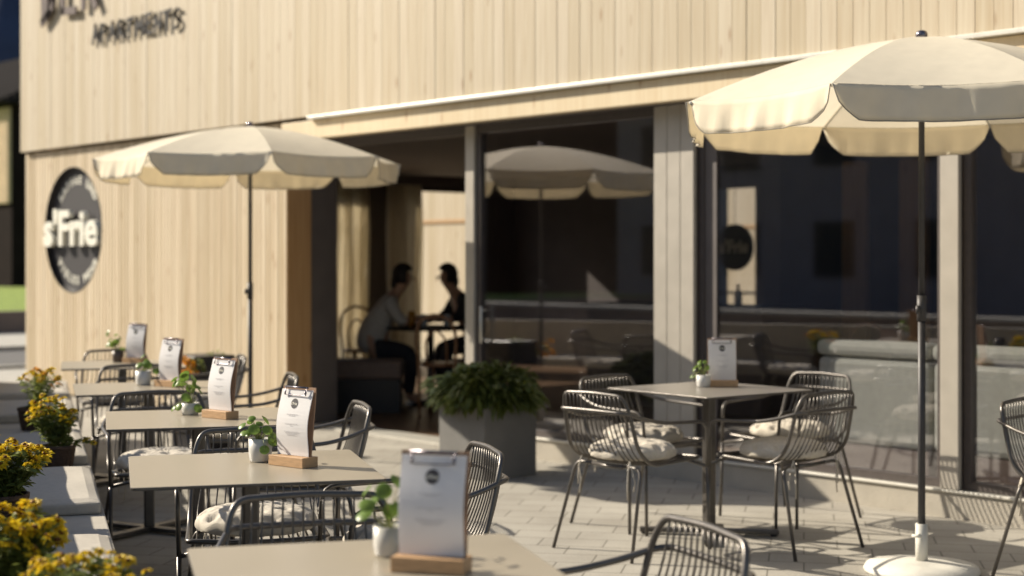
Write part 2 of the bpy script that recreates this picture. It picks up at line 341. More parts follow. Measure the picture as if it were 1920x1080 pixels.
# houses across the street (they show in the window reflections)
def street_house(x0, x1, y0, y1, h, wm, rise, label):
    t = house('street_house', label, x0, x1, y0, y1, h, wm, M['tile'], rise)
    lx, ly = (x1-x0)/2, (y1-y0)/2
    for st in range(2):
        for k in range(int((x1-x0)//3)):
            cx = -lx+1.6+k*3.0; z = 1.0+st*2.8
            bm = bmesh.new(); bx(bm, cx-0.6, cx+0.6, ly, ly+0.06, z, z+1.4)
            f = finish('window', bm, M['darkframe'], t)
            bm = bmesh.new(); bx(bm, cx-0.5, cx+0.5, ly+0.06, ly+0.075, z+0.08, z+1.32); finish('pane', bm, M['black'], f)
    return t
street_house(-46, -34, -24, -15, 6.2, M['darkwall'], 3.5, 'dark rendered house across the street mirrored in the glazing')
street_house(-31, -16, -26, -17, 6.0, M['palewall'], 3.6, 'pale plastered house across the street mirrored in the glazing')
street_house(-70, -50, -25, -16, 6.6, M['darkwall'], 4.0, 'long dark house farthest along the opposite street side')
street_house(-12, 6, -24, -16, 6.0, M['darkwall'], 3.2, 'dark house across the street nearest the right window')

# ================================================================== CAFE BUILDING
B = empty('cafe_building', (0, 0, 0), 0, 'timber clad cafe building with glazed ground floor and overhanging upper storey', 'building')
XL, XR = -15.85, 4.0
def prism_xz(bm, a, b, y0, y1, za0, zb0, za1, zb1, mi=0):
    """board between x=a and x=b whose ends may be slanted"""
    v = [bm.verts.new(p) for p in ((a, y0, za0), (b, y0, zb0), (b, y0, zb1), (a, y0, za1), (a, y1, za0), (b, y1, zb0), (b, y1, zb1), (a, y1, za1))]
    for f in ((0, 1, 2, 3), (5, 4, 7, 6), (4, 0, 3, 7), (1, 5, 6, 2), (4, 5, 1, 0), (3, 2, 6, 7)):
        g = bm.faces.new([v[q] for q in f]); g.material_index = mi
def boards(name, x0, x1, y, th, z0, z1, pitch, gap, m, backm, hole=None):
    bm = bmesh.new(); k = math.floor(x0/pitch); rr = random.Random(3)
    def strip(a, b, ya, yb, zl, zh, mi):
        if hole and a < hole[0]+hole[2] and b > hole[0]-hole[2]:
            n = 4
            for q in range(n):
                p, p2 = a+(b-a)*q/n, a+(b-a)*(q+1)/n
                h1 = math.sqrt(max(0, hole[2]**2-(p-hole[0])**2)); h2 = math.sqrt(max(0, hole[2]**2-(p2-hole[0])**2))
                prism_xz(bm, p, p2, ya, yb, zl, zl, hole[1]-h1, hole[1]-h2, mi); prism_xz(bm, p, p2, ya, yb, hole[1]+h1, hole[1]+h2, zh, zh, mi)
        else: bx(bm, a, b, ya, yb, zl, zh, mi)
    while k*pitch < x1:
        a = max(x0, k*pitch+gap/2); b = min(x1, (k+1)*pitch-gap/2)
        if b-a > 0.01:
            j = rr.uniform(-0.0015, 0.0015); strip(a, b, y+j, y+th, z0, z1, 0)
            strip(max(x0+0.002, k*pitch), min(x1-0.002, (k+1)*pitch), y+th-0.004, y+th+0.02, z0+0.002, z1-0.002, 1)
        k += 1
    return finish(name, bm, [m, backm], B)
ux = (136-960)/2880; dd = 7.10/(math.cos(HEAD)+math.sin(HEAD)*ux)
sx = (math.cos(HEAD)*ux-math.sin(HEAD))*dd; sz = 1.387+(490-431)*dd/2880; sr = 118*dd/2880
boards('upper_cladding', XL, XR, 7.04, 0.028, 2.560, 4.70, 0.108, 0.0035, M['clad'], M['reveal'])
boards('lower_cladding', XL, -10.79, 7.10, 0.030, 0.02, 2.54, 0.065, 0.011, M['slat'], M['reveal'], (sx, sz, sr))
bm = bmesh.new(); bx(bm, -10.787, XR, 7.045, 7.13, 2.378, 2.527); finish('beam', bm, M['beam'], B, bevel=0.004)
bm = bmesh.new(); bx(bm, -10.35, XR, 7.0, 7.09, 2.531, 2.556); finish('drip_edge', bm, M['drip'], B, bevel=0.003)
bm = bmesh.new(); bx(bm, XL+0.02, XR, 7.13, 7.40, 2.60, 4.66)      # core of the upper storey
bx(bm, XL+0.02, -10.80, 7.20, 7.58, 0.0, 2.56)
finish('wall_core', bm, M['reveal'], B)
# reveal of the timber wall beside the door
bm = bmesh.new(); bx(bm, -10.81, -10.785, 7.102, 7.34, 0.02, 2.376); finish('door_reveal', bm, M['reveal'], B)
bm = bmesh.new(); bx(bm, -10.81, -10.775, 7.343, 7.60, 0.0, 2.376); finish('door_jamb', bm, M['greyframe'], B)
bm = bmesh.new(); bx(bm, -10.78, XR, 7.135, 7.62, 2.385, 2.42); finish('soffit', bm, M['greyframe'], B)
# plinth and sill
for (a, b) in ((-8.60, XR),):
    bm = bmesh.new(); bx(bm, a, b, 7.28, 7.50, 0.0, 0.138); finish('plinth', bm, M['kick'], B)
    bm = bmesh.new(); bx(bm, a, b, 7.265, 7.47, 0.140, 0.155); finish('sill', bm, M['sill'], B, bevel=0.003)
bm = bmesh.new(); bx(bm, -10.77, -8.61, 7.30, 7.55, 0.0, 0.018); finish('threshold', bm, M['sill'], B)
# pillars
def pillar(x0, x1, nb, z0=0.157, y0=7.262):
    bm = bmesh.new(); w_ = (x1-x0)/nb
    for k in range(nb): bx(bm, x0+k*w_+(0.002 if k else 0), x0+(k+1)*w_-0.002, y0, y0+0.03, z0, 2.383)
    bx(bm, x0+0.004, x1-0.004, y0+(0.008 if nb > 1 else 0.031), 7.40, z0+0.001, 2.382, 1)  # dark core behind the boards; its colour deepens the shade on the sides
    return finish('pillar', bm, [M['alu'], M['darkframe']], B, bevel=0.003)
pillar(-8.70, -8.60, 1, 0.0, 7.285); pillar(-6.78, -6.44, 3); pillar(-4.67, -4.555, 1); pillar(-2.55, -2.43, 1); pillar(-0.4, -0.06, 3); pillar(2.2, 2.32, 1)
panes = [(-8.60, -6.78), (-6.44, -4.67), (-4.555, -2.55), (-2.43, -0.4), (-0.06, 2.2), (2.32, 4.0)]
for i, (a, b) in enumerate(panes):
    bm = bmesh.new(); fw = 0.045
    for q in ((a, a+fw, 0.157, 2.383), (b-fw, b, 0.157, 2.383), (a+fw, b-fw, 0.157, 0.157+fw), (a+fw, b-fw, 2.325, 2.383)):
        bx(bm, q[0], q[1], 7.308, 7.37, q[2], q[3])
    if i == 1: bx(bm, a+fw, a+fw+0.095, 7.318, 7.327, 0.157+fw, 2.325, 1)
    fr = finish('window_frame', bm, [M['darkframe'], M['greyframe']], B)
    bm = bmesh.new(); bx(bm, a+fw, b-fw, 7.330, 7.342, 0.157+fw, 2.325); finish('glass_pane', bm, M['glass'], fr)
    if i == 0:
        bm = bmesh.new(); tube(bm, [(a+0.085, 7.28, 0.79), (a+0.085, 7.28, 1.06)], 0.011); tube(bm, [(a+0.085, 7.28, 0.82), (a+0.085, 7.331, 0.82)], 0.007); tube(bm, [(a+0.085, 7.28, 1.03), (a+0.085, 7.331, 1.03)], 0.007)
        finish('door_handle', bm, M['sill'], fr, smooth=True)
# door header over the open doorway
bm = bmesh.new(); bx(bm, -10.77, -8.70, 7.31, 7.40, 2.325, 2.383); finish('door_header', bm, M['darkframe'], B)
# shell of the room
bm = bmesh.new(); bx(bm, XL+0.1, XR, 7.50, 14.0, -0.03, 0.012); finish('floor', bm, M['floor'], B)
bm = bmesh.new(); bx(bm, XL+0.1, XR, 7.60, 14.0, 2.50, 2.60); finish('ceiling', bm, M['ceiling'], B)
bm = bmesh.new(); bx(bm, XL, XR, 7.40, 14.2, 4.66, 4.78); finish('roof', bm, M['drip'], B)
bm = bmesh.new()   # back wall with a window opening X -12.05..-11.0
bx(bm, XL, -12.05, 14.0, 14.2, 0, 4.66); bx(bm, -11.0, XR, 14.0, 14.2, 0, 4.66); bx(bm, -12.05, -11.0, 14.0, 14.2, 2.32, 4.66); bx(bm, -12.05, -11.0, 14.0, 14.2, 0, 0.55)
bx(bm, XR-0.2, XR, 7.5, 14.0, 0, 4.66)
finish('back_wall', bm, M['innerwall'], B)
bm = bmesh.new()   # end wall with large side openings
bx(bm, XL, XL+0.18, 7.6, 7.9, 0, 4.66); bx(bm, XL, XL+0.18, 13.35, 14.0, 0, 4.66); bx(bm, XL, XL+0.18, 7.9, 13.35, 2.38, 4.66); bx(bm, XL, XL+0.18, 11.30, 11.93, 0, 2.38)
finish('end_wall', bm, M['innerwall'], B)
bm = bmesh.new()
for y in (7.93, 9.7, 11.26, 11.97, 12.25, 13.31): bx(bm, XL+0.06, XL+0.12, y-0.035, y+0.035, 0, 2.38)
bx(bm, XL+0.055, XL+0.125, 7.9, 13.35, 2.30, 2.379); bx(bm, XL+0.055, XL+0.125, 7.9, 13.35, 0.02, 0.10)
finish('window_frame', bm, M['darkframe'], B)
bm = bmesh.new(); bx(bm, -12.05, -11.0, 14.02, 14.08, 0.55, 0.62); bx(bm, -12.05, -11.0, 14.02, 14.08, 2.25, 2.32); bx(bm, -11.48, -11.36, 14.02, 14.08, 0.62, 2.25); bx(bm, -12.05, -11.0, 14.025, 14.06, 1.0, 1.03)
finish('window_frame', bm, M['darkframe'], B)
# partition giving the room depth behind the right windows
bm = bmesh.new(); bx(bm, -9.4, -9.2, 11.6, 14.0, 0.012, 2.5); bx(bm, -7.6, -4.0, 12.4, 12.55, 0.012, 2.5); finish('partition', bm, M['innerwall'], B)
for k, (x0, x1) in enumerate(((-9.75, -9.42), (-9.0, -8.72), (-8.35, -8.05))):
    bm = bmesh.new(); bx(bm, x0, x1, 12.30, 12.36, 0.3, 2.35); finish('wood_panel', bm, M['reveal'], B)
# timber outbuildings seen through the rear windows
def shed(label, x0, x1, y0, y1, h):
    t = empty('timber_shed', ((x0+x1)/2, (y0+y1)/2, 0), 0, label, 'shed'); lx, ly = (x1-x0)/2, (y1-y0)/2
    bm = bmesh.new(); n = int(2*lx/0.12)
    for k in range(n): bx(bm, -lx+k*2*lx/n, -lx+(k+1)*2*lx/n-0.006, -ly-0.025, -ly, 0, h)
    bx(bm, -lx, lx, -ly, ly, 0, h-0.01); finish('wall', bm, M['clad'], t)
    bm = bmesh.new(); bx(bm, -lx-0.1, lx+0.1, -ly-0.045, -ly-0.027, 1.93, 1.97); finish('batten', bm, M['reveal'], t)
    bm = bmesh.new(); bx(bm, -lx-0.1, lx+0.1, -ly-0.1, ly+0.1, h, h+0.12); finish('roof', bm, M['drip'], t)
shed('spruce boarded shed seen through the end window beyond the open door', -19.15, -16.1, 13.75, 16.5, 2.9)
shed('spruce boarded shed seen through the rear window behind the right glazing', -22, -12, 19.5, 23, 3.0)

# ------------------------------------------------------------------ wall sign
S = empty('round_sign', (-14.36, 7.055, 1.40), 0, 'round dark sign with raised white lettering on the timber wall', 'sign')
S.location = (sx, 7.10, sz)
def ydisc(bm, r, y0, y1, seg=48, mi=0):
    a = [bm.verts.new((r*math.cos(2*math.pi*k/seg), y0, r*math.sin(2*math.pi*k/seg))) for k in range(seg)]
    b = [bm.verts.new((r*math.cos(2*math.pi*k/seg), y1, r*math.sin(2*math.pi*k/seg))) for k in range(seg)]
    bm.faces.new(a); bm.faces.new(b[::-1])
    for k in range(seg): bm.faces.new((a[k], b[k], b[(k+1) % seg], a[(k+1) % seg]))
    bm.faces.ensure_lookup_table()
    for f in bm.faces: f.material_index = mi
bm = bmesh.new(); ydisc(bm, sr-0.004, 0.060, 0.085); pl = finish('plate', bm, M['sign'], S)
bm = bmesh.new(); rings = []
for r_, y_ in ((sr-0.001, -0.003), (sr-0.001, 0.083), (sr-0.007, 0.083), (sr-0.007, -0.003)):
    rings.append([bm.verts.new((r_*math.cos(2*math.pi*k/64), y_, r_*math.sin(2*math.pi*k/64))) for k in range(64)])
for a, b in zip(rings, rings[1:]+rings[:1]):
    for k in range(64): bm.faces.new((a[k], b[k], b[(k+1) % 64], a[(k+1) % 64]))
finish('rim', bm, M['black'], S, smooth=False)
UP = Matrix.Rotation(R(90), 4, 'X')
bm = bmesh.new()
xf = Matrix.Translation((-0.02, 0.0, -0.150)) @ UP @ Matrix.Diagonal((0.80, 0.70, 1, 1))
text_bm(bm, "s'Frie", sr*1.10, 0.026, xf, bold=0.022)
finish('lettering', bm, M['signwhite'], S)
UP = Matrix.Rotation(R(90), 4, 'X')
def arc_text(bm, s, size, rad, a0, a1, y, top=True, bold=0.0, dep=0.002, mi=0):
    n = len(s)
    for i, ch in enumerate(s):
        if ch == ' ': continue
        a = a0+(a1-a0)*i/(n-1)
        rot = (a-90) if top else (a+90)
        xf = Matrix.Translation((rad*math.cos(R(a)), y, rad*math.sin(R(a)))) @ Matrix.Rotation(-R(rot), 4, 'Y') @ UP @ Matrix.Translation((0, -size*0.35, 0))
        text_bm(bm, ch, size, dep, xf, bold=bold, mi=mi)
bm = bmesh.new(); arc_text(bm, 'KAFFEE UND', 0.115, sr*0.80, 138, 42, 0.0575, True, 0.004); arc_text(bm, 'VIELES MEHR', 0.115, sr*0.80, 220, 320, 0.0575, False, 0.004)
finish('small_lettering', bm, M['signwhite'], pl)

# hand lettered wall text
STK = {
 'D': [[(0.1, 0), (0.08, 1)], [(0.0, 0.98), (0.45, 0.86), (0.75, 0.5), (0.55, 0.12), (0.02, -0.04)], [(0.27, 0.1), (0.25, 0.85)]],
 'E': [[(0.1, 0), (0.08, 1)], [(0.08, 1), (0.7, 1.03)], [(0.1, 0.52), (0.55, 0.55)], [(0.1, 0.02), (0.75, -0.02)]],
 'R': [[(0.1, -0.05), (0.1, 1)], [(0.1, 1), (0.55, 0.92), (0.6, 0.62), (0.12, 0.48)], [(0.2, 0.5), (0.72, -0.08)]],
 'A': [[(0, -0.03), (0.36, 1.03)], [(0.36, 1.03), (0.7, -0.03)], [(0.14, 0.34), (0.6, 0.36)]],
 'P': [[(0.1, -0.08), (0.12, 1)], [(0.02, 0.98), (0.55, 0.9), (0.58, 0.58), (0.1, 0.46)]],
 'T': [[(0.35, -0.03), (0.38, 1)], [(-0.02, 0.97), (0.76, 1.03)]],
 'M': [[(0.05, -0.05), (0.1, 1)], [(0.1, 1), (0.4, 0.3)], [(0.4, 0.3), (0.72, 1.02)], [(0.72, 1.02), (0.8, -0.03)]],
 'N': [[(0.08, 0), (0.1, 1)], [(0.1, 1), (0.65, -0.02)], [(0.65, -0.02), (0.68, 1.03)]],
 'S': [[(0.62, 0.92), (0.3, 1.03), (0.08, 0.8), (0.3, 0.55), (0.6, 0.35), (0.5, 0.05), (0.05, 0.02)]],
 'L': [[(0.1, 1), (0.1, 0)], [(0.1, 0), (0.65, 0.02)]],
}
def stroke_text(name, s, x0, z0, h, wch, wd, rise, m, y=7.038, off=0.03, dep=0.012, label=None, jit=0.02):
    bm = bmesh.new(); rr = random.Random(9); x = x0
    for i, ch in enumerate(s):
        if ch != ' ':
            zz = z0+rise*i+rr.uniform(-jit, jit)*h
            for st in STK[ch]:
                pts = rounded([(x+p[0]*wch, y-off-dep/2, zz+p[1]*h) for p in st], 0.2*h) if len(st) > 2 else [(x+p[0]*wch, y-off-dep/2, zz+p[1]*h) for p in st]
                for a, b in zip(pts, pts[1:]):
                    a, b = Vector(a), Vector(b); d = b-a
                    if d.length < 1e-5: continue
                    rot = Matrix.Rotation(-math.atan2(d.z, d.x), 3, 'Y')
                    box(bm, (a+b)/2, (d.length+wd*0.6, dep, wd), rot)
        x += wch*1.06
    return finish(name, bm, m)
t = stroke_text('wall_lettering', 'APARTMENTS', -14.12, 3.545, 0.17, 0.168, 0.030, -0.004, M['black'], off=0.016)
tag(t, 'small black hand drawn word APARTMENTS mounted on the upper timber boards', 'lettering')
t = stroke_text('wall_lettering', 'DER A', -15.24, 3.90, 0.62, 0.43, 0.080, 0.028, M['rust'], off=0.03, dep=0.02)
tag(t, 'large dark hand drawn letters cut off by the top of the photo', 'lettering')

# ================================================================== TABLES
def make_table(topm):
    t = empty('cafe_table')
    s = 0.37; bm = bmesh.new(); pts = []
    for cx, cy, a0 in ((1, 1, 0), (-1, 1, 90), (-1, -1, 180), (1, -1, 270)):
        for k in range(6):
            a = R(a0+k*18); pts.append((cx*(s-0.018)+0.018*math.cos(a), cy*(s-0.018)+0.018*math.sin(a)))
    for z0, z1, f in ((0.731, 0.741, 1),):
        a = [bm.verts.new((x, y, z1)) for x, y in pts]; b = [bm.verts.new((x, y, z0)) for x, y in pts]
        bm.faces.new(a); bm.faces.new(b[::-1])
        for k in range(len(pts)): bm.faces.new((a[k-1], b[k-1], b[k], a[k]))
    bm.normal_update()
    for f in bm.faces:
        if f.normal.z < 0.5: f.material_index = 1
    finish('tabletop', bm, [topm, M['steel']], t, bevel=0.002)
    bm = bmesh.new(); bx(bm, -0.026, 0.026, -0.026, 0.026, 0.03, 0.715); finish('column', bm, M['steel'], t, bevel=0.008)
    bm = bmesh.new(); bx(bm, -0.16, 0.16, -0.16, 0.16, 0.716, 0.7295); finish('top_bracket', bm, M['steel'], t, bevel=0.003)
    for k in range(4):
        rot = Matrix.Rotation(R(45+90*k), 3, 'Z'); bm = bmesh.new()
        box(bm, rot @ Vector((0.185, 0, 0.022)), (0.33, 0.055, 0.022), rot); f = finish('foot', bm, M['steel'], t, bevel=0.004)
        bm = bmesh.new(); lathe(bm, [(0.0, 0), (0.018, 0), (0.018, 0.011), (0, 0.011)], 12, rot @ Vector((0.325, 0, 0))); finish('foot_pad', bm, M['black'], f)
    return t
TC = [(-0.28, 3.197), (-0.822, 4.827), (-1.297, 6.349), (-1.857, 7.864), (-2.447, 9.654)]
trot = [HEAD+R(15), HEAD+R(14.5), HEAD+R(15), HEAD+R(17), HEAD+R(16)]
lab = ['pale square cafe table in the foreground at the bottom edge', 'pale square cafe table with the sharpest menu, second from the camera', 'pale square cafe table third from the camera along the bench',
       'pale square cafe table fourth from the camera along the bench', 'pale square cafe table farthest along the bench near the round sign']
t0 = make_table(M['top'])
for i, (la, d) in enumerate(TC):
    t = t0 if i == 0 else copy_tree(t0)
    t.location = W(la, d); t.rotation_euler.z = trot[i]; tag(t, lab[i], 'table', 'cafe tables along the bench')
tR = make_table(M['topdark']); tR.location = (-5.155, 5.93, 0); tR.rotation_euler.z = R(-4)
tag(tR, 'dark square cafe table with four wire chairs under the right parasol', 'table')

# ================================================================== CHAIRS
def make_chair():
    t = empty('wire_armchair')
    # closed tube: seat sides sweep up into the back
    hp = [(0.245, 0.20, 0.445), (0.235, 0.235, 0.445), (-0.10, 0.235, 0.430), (-0.185, 0.232, 0.50), (-0.235, 0.215, 0.70), (-0.255, 0.190, 0.760), (-0.262, 0.0, 0.768)]
    left = [(x, y, z) for x, y, z in hp]; right = [(x, -y, z) for x, y, z in hp[:-1]][::-1]
    front = [(0.252, -0.1, 0.440), (0.255, 0, 0.438), (0.252, 0.1, 0.440)]
    loop = rounded(left+right+front, 0.06, True, 4)
    bm = bmesh.new(); tube(bm, loop, 0.0092, 10, True); finish('frame', bm, M['steel'], t, smooth=True)
    # rods from the top rail down the back and along the seat
    bm = bmesh.new(); n = 14
    for k in range(n):
        s = -1+2*(k+0.5)/n; yt = s*0.188; yb = s*0.222; sag = 0.012*(1-s*s); bow = -0.010*(1-s*s)
        pts = [(-0.262, yt, 0.762), (-0.250+bow, yt*1.02, 0.68), (-0.225+bow, yt*1.08, 0.58), (-0.185+bow*0.8, yb, 0.48), (-0.12, yb, 0.432-sag), (0.0, yb, 0.428-sag), (0.15, yb, 0.432-sag), (0.250, yb*0.95, 0.440)]
        tube(bm, rounded(pts, 0.06, n=3), 0.0034, 6)
    finish('rods', bm, M['steel'], t, smooth=True)
    # arm hoop, running behind the back and down into the front legs
    hf = [(0.262, 0.262, 0.40), (0.250, 0.270, 0.618), (0.10, 0.274, 0.624), (-0.06, 0.270, 0.630), (-0.17, 0.240, 0.655), (-0.238, 0.216, 0.678), (-0.272, 0.192, 0.684), (-0.278, 0.08, 0.686)]
    arm = rounded(hf + [(x, -y, z) for x, y, z in hf[::-1]], 0.055, False, 4)
    bm = bmesh.new(); tube(bm, arm, 0.0088, 10); finish('armrest', bm, M['steel'], t, smooth=True)
    for s in (1, -1):
        bm = bmesh.new(); tube(bm, [(0.262, s*0.262, 0.402), (0.268, s*0.262, 0.2), (0.275, s*0.268, 0.0)], 0.0086, 10); finish('leg', bm, M['steel'], t, smooth=True)
        bm = bmesh.new(); tube(bm, rounded([(-0.150, s*0.10, 0.416), (-0.150, s*0.215, 0.420), (-0.262, s*0.262, 0.0)], 0.05), 0.0086, 10); finish('leg', bm, M['steel'], t, smooth=True)
    bm = bmesh.new(); tube(bm, [(-0.150, 0.102, 0.416), (-0.150, 0, 0.412), (-0.150, -0.102, 0.416)], 0.0100, 10); finish('rear_stretcher', bm, M['steel'], t, smooth=True)
    bm = bmesh.new(); tube(bm, [(0.262, 0.262, 0.40), (0.245, 0.12, 0.425), (0.243, -0.12, 0.425), (0.262, -0.262, 0.40)], 0.008, 8); finish('front_stretcher', bm, M['steel'], t, smooth=True)
    # tufted cushion
    bm = bmesh.new(); na, nr = 120, 26; R0 = 0.215
    tufts = [(0, 0)] + [(0.105*math.cos(R(a)), 0.105*math.sin(R(a))) for a in range(0, 360, 60)] + [(0.185*math.cos(R(a)), 0.185*math.sin(R(a))) for a in range(15, 375, 36)]
    def hgt(x, y, r, a, top):
        e = max(0.0, 1-(r/R0)**5)**0.5; ds = sorted((math.hypot(x-p, y-q), math.atan2(y-q, x-p)) for p, q in tufts); d, th = ds[0]
        dm = 1-0.55*math.exp(-(d/0.020)**2)
        cr_ = 0.055*math.sin(th*11+p_ph)*math.exp(-(d/0.045)**2)*min(1, d/0.012)
        seam = -0.06*math.exp(-((ds[1][0]-d)/0.010)**2)
        return e*((0.062*(dm+cr_+seam)) if top else -0.024*(dm+seam))
    p_ph = 0.7
    rings = {}
    for top in (1, 0):
        for j in range(nr+1):
            rj = j/nr
            for k in range(na):
                if j == 0 and k: rings[top, 0, k] = rings[top, 0, 0]; continue
                a = 2*math.pi*k/na; rad = R0*(1-0.055*(1+math.cos(a*10+math.pi*0.2))*0.5)*math.sin(rj*math.pi/2)
                if top == 0 and j == nr: rings[0, j, k] = rings[1, j, k]; continue
                x, y = rad*math.cos(a), rad*math.sin(a)
                rings[top, j, k] = bm.verts.new((x+0.015, y, 0.462+hgt(x, y, rad, a, top)))
    for top in (1, 0):
        for j in range(nr):
            for k in range(na):
                q = [rings[top, j, k], rings[top, j+1, k], rings[top, j+1, (k+1) % na], rings[top, j, (k+1) % na]]
                u = []
                for v in q:
                    if v not in u: u.append(v)
                if not top: u = u[::-1]
                try: bm.faces.new(u)
                except ValueError: pass
    c = finish('seat_cushion', bm, M['cushion'], t, smooth=True)
    for s in (1, -1):
        bm = bmesh.new(); tube(bm, [(-0.17, s*0.16, 0.45), (-0.185, s*0.165, 0.40), (-0.18, s*0.155, 0.34), (-0.185, s*0.16, 0.27)], 0.004, 5, flat=0.5)
        tube(bm, [(-0.17, s*0.16, 0.45), (-0.17, s*0.18, 0.40), (-0.165, s*0.19, 0.35), (-0.17, s*0.185, 0.31)], 0.004, 5, flat=0.5)
        finish('tie_ribbon', bm, M['cushion'], c)
    return t
FAR = yaw(0.292, -0.956); RGT = yaw(-0.956, -0.292)
chairs = [
 ('bench', W(-0.475, 3.84), FAR+R(-2), 'wire armchair between the foreground table and the second table'),
 ('bench', W(-0.905, 5.44), FAR+R(-6), 'wire armchair with plump cushion between the second and third tables'),
 ('bench', W(-1.60, 7.06), FAR+R(3), 'wire armchair between the third and fourth tables'),
 ('bench', W(-2.17, 8.93), FAR, 'wire armchair between the fourth and fifth tables'),
 ('bench', W(-2.70, 10.5), FAR, 'wire armchair behind the farthest table near the timber wall'),
 ('bench', W(0.215, 3.50), RGT+R(6), 'wire armchair at the bottom edge, right of the foreground table'),
 ('bench', W(-0.33, 5.06), RGT, 'wire armchair half hidden behind the foreground menu, beside the planter'),
 ('bench', W(-0.90, 6.62), RGT, 'wire armchair facing left just right of the sharpest menu'),
 ('bench', W(-1.45, 8.36), RGT, 'wire armchair facing left by the timber door reveal'),
 ('bench', W(-2.02, 10.03), RGT, 'wire armchair facing left beside the left parasol pole, farthest of its row'),
 ('right', Vector((-5.16, 5.36, 0)), R(90), 'wire armchair with its back to the camera, left front of the dark table'),
 ('right', Vector((-5.62, 5.92, 0)), R(2), 'wire armchair tucked behind, left rear of the dark table'),
 ('right', Vector((-5.22, 6.68, 0)), R(-92), 'wire armchair at the window side of the dark table'),
 ('right', Vector((-4.69, 5.96, 0)), R(180), 'wire armchair facing left at the right side of the dark table'),
 ('edge', Vector((-3.38, 6.32, 0)), R(4), 'wire armchair cut off by the right edge of the photo'),
]
c0 = make_chair()
for i, (g, p, rz, l) in enumerate(chairs):
    c = c0 if i == 0 else copy_tree(c0)
    c.location = p; c.rotation_euler.z = rz; tag(c, l, 'chair', 'wire armchairs on the terrace')

# ================================================================== MENU STANDS
def make_menu():
    t = empty('menu_stand')      # block front faces local -y
    bm = bmesh.new(); bx(bm, -0.079, 0.079, -0.033, 0.033, 0, 0.032); finish('base_block', bm, M['block'], t, bevel=0.0015)
    tl = math.tan(R(6)); H = 0.245
    def sh(y, z): return y + (z-0.02)*tl
    bm = bmesh.new()
    for (x0, x1, ya, yb, z0, z1) in ((-0.075, 0.075, 0.004, 0.009, 0.022, 0.247),):
        vs = bx(bm, x0, x1, ya, yb, z0, z1)
        for v in vs: v.co.y = sh(v.co.y, v.co.z)
    finish('clipboard', bm, M['board'], t)
    # stack of paper, curling forward at the lower half
    bm = bmesh.new(); nx, nz = 6, 16; g = {}
    def curl(z, x=0): u = (z-0.034)/0.214; return -0.002-0.019*math.sin(math.pi*min(1, max(0, (1-u))))**1.5*(1-0.4*u)-0.002*math.cos(x*20)
    for s, dy in ((0, 0.0), (1, 0.0025)):
        for i in range(nx+1):
            for j in range(nz+1):
                x = -0.071+0.142*i/nx; z = 0.033+0.206*j/nz
                g[s, i, j] = bm.verts.new((x, sh(curl(z, x)+dy, z), z))
    for i in range(nx):
        for j in range(nz):
            bm.faces.new((g[0, i, j], g[0, i+1, j], g[0, i+1, j+1], g[0, i, j+1])); bm.faces.new((g[1, i, j+1], g[1, i+1, j+1], g[1, i+1, j], g[1, i, j]))
    for j in range(nz):
        bm.faces.new((g[0, 0, j+1], g[1, 0, j+1], g[1, 0, j], g[0, 0, j])); bm.faces.new((g[0, nx, j], g[1, nx, j], g[1, nx, j+1], g[0, nx, j+1]))
    for i in range(nx):
        bm.faces.new((g[0, i, nz], g[0, i+1, nz], g[1, i+1, nz], g[1, i, nz])); bm.faces.new((g[1, i, 0], g[1, i+1, 0], g[0, i+1, 0], g[0, i, 0]))
    pp = finish('paper', bm, M['paper'], t, smooth=False)
    def on(z, x, e=0.0006): return sh(curl(z, x)-e, z)
    # logo disc and white letters following the sheet
    bm = bmesh.new(); zc, r = 0.196, 0.0155; ring = [bm.verts.new((r*math.cos(2*math.pi*k/28), on(zc+r*math.sin(2*math.pi*k/28), 0), zc+r*math.sin(2*math.pi*k/28))) for k in range(28)]
    bm.faces.new(ring); lg = finish('logo', bm, M['ink'], pp)
    bm = bmesh.new(); text_bm(bm, "s'Frie", 0.0125, 0.0, Matrix.Translation((0, on(zc-0.003, 0, 0.0016), zc-0.0045)) @ Matrix.Rotation(-R(6), 4, 'X') @ UP, bold=0.0003)
    finish('logo_lettering', bm, M['signwhite'], t)
    bm = bmesh.new()
    for z, wd in ((0.162, 0.052), (0.158, 0.03), (0.132, 0.058), (0.127, 0.012), (0.108, 0.066), (0.103, 0.052), (0.098, 0.038)):
        x = -wd/2; rr = random.Random(int(z*1e4))
        while x < wd/2:
            l = min(rr.uniform(0.003, 0.009), wd/2-x+0.001)
            y = on(z, 0, 0.0009); bx(bm, x, x+l, y-0.0002, y, z-0.0007, z+0.0007); x += l+0.0016
    finish('small_print', bm, M['faint'], pp)
    bm = bmesh.new(); y = sh(-0.006, 0.231)
    tube(bm, rounded([(-0.048, y-0.002, 0.247), (-0.048, y-0.006, 0.222), (0.048, y-0.006, 0.222), (0.048, y-0.002, 0.247)], 0.008), 0.0014, 6)
    tube(bm, [(-0.052, y, 0.2465), (0.052, y, 0.2465)], 0.0032, 8)
    tube(bm, [(-0.048, y-0.007, 0.222), (-0.044, y-0.007, 0.236)], 0.0025, 6); tube(bm, [(0.048, y-0.007, 0.222), (0.044, y-0.007, 0.236)], 0.0025, 6)
    finish('clip', bm, M['clip'], t, smooth=True)
    return t
menus = [
 (-0.168, 3.20, 33.0, 'clipboard menu in a wooden block on the foreground table, blurred and in shade'),
 (-0.692, 4.854, 8.9, 'sharp white clipboard menu in a wooden block on the second table'),
 (-1.203, 6.33, 8.0, 'white clipboard menu in a wooden block on the third table'),
 (-1.770, 7.93, 13.0, 'white clipboard menu in a wooden block on the fourth table'),
 (-2.40, 9.78, 20.0, 'bluish clipboard menu in a wooden block on the farthest bench table'),
 (1.085, 7.93, 44.0, 'clipboard menu in a wooden block on the dark table under the right parasol')]
m0 = make_menu()
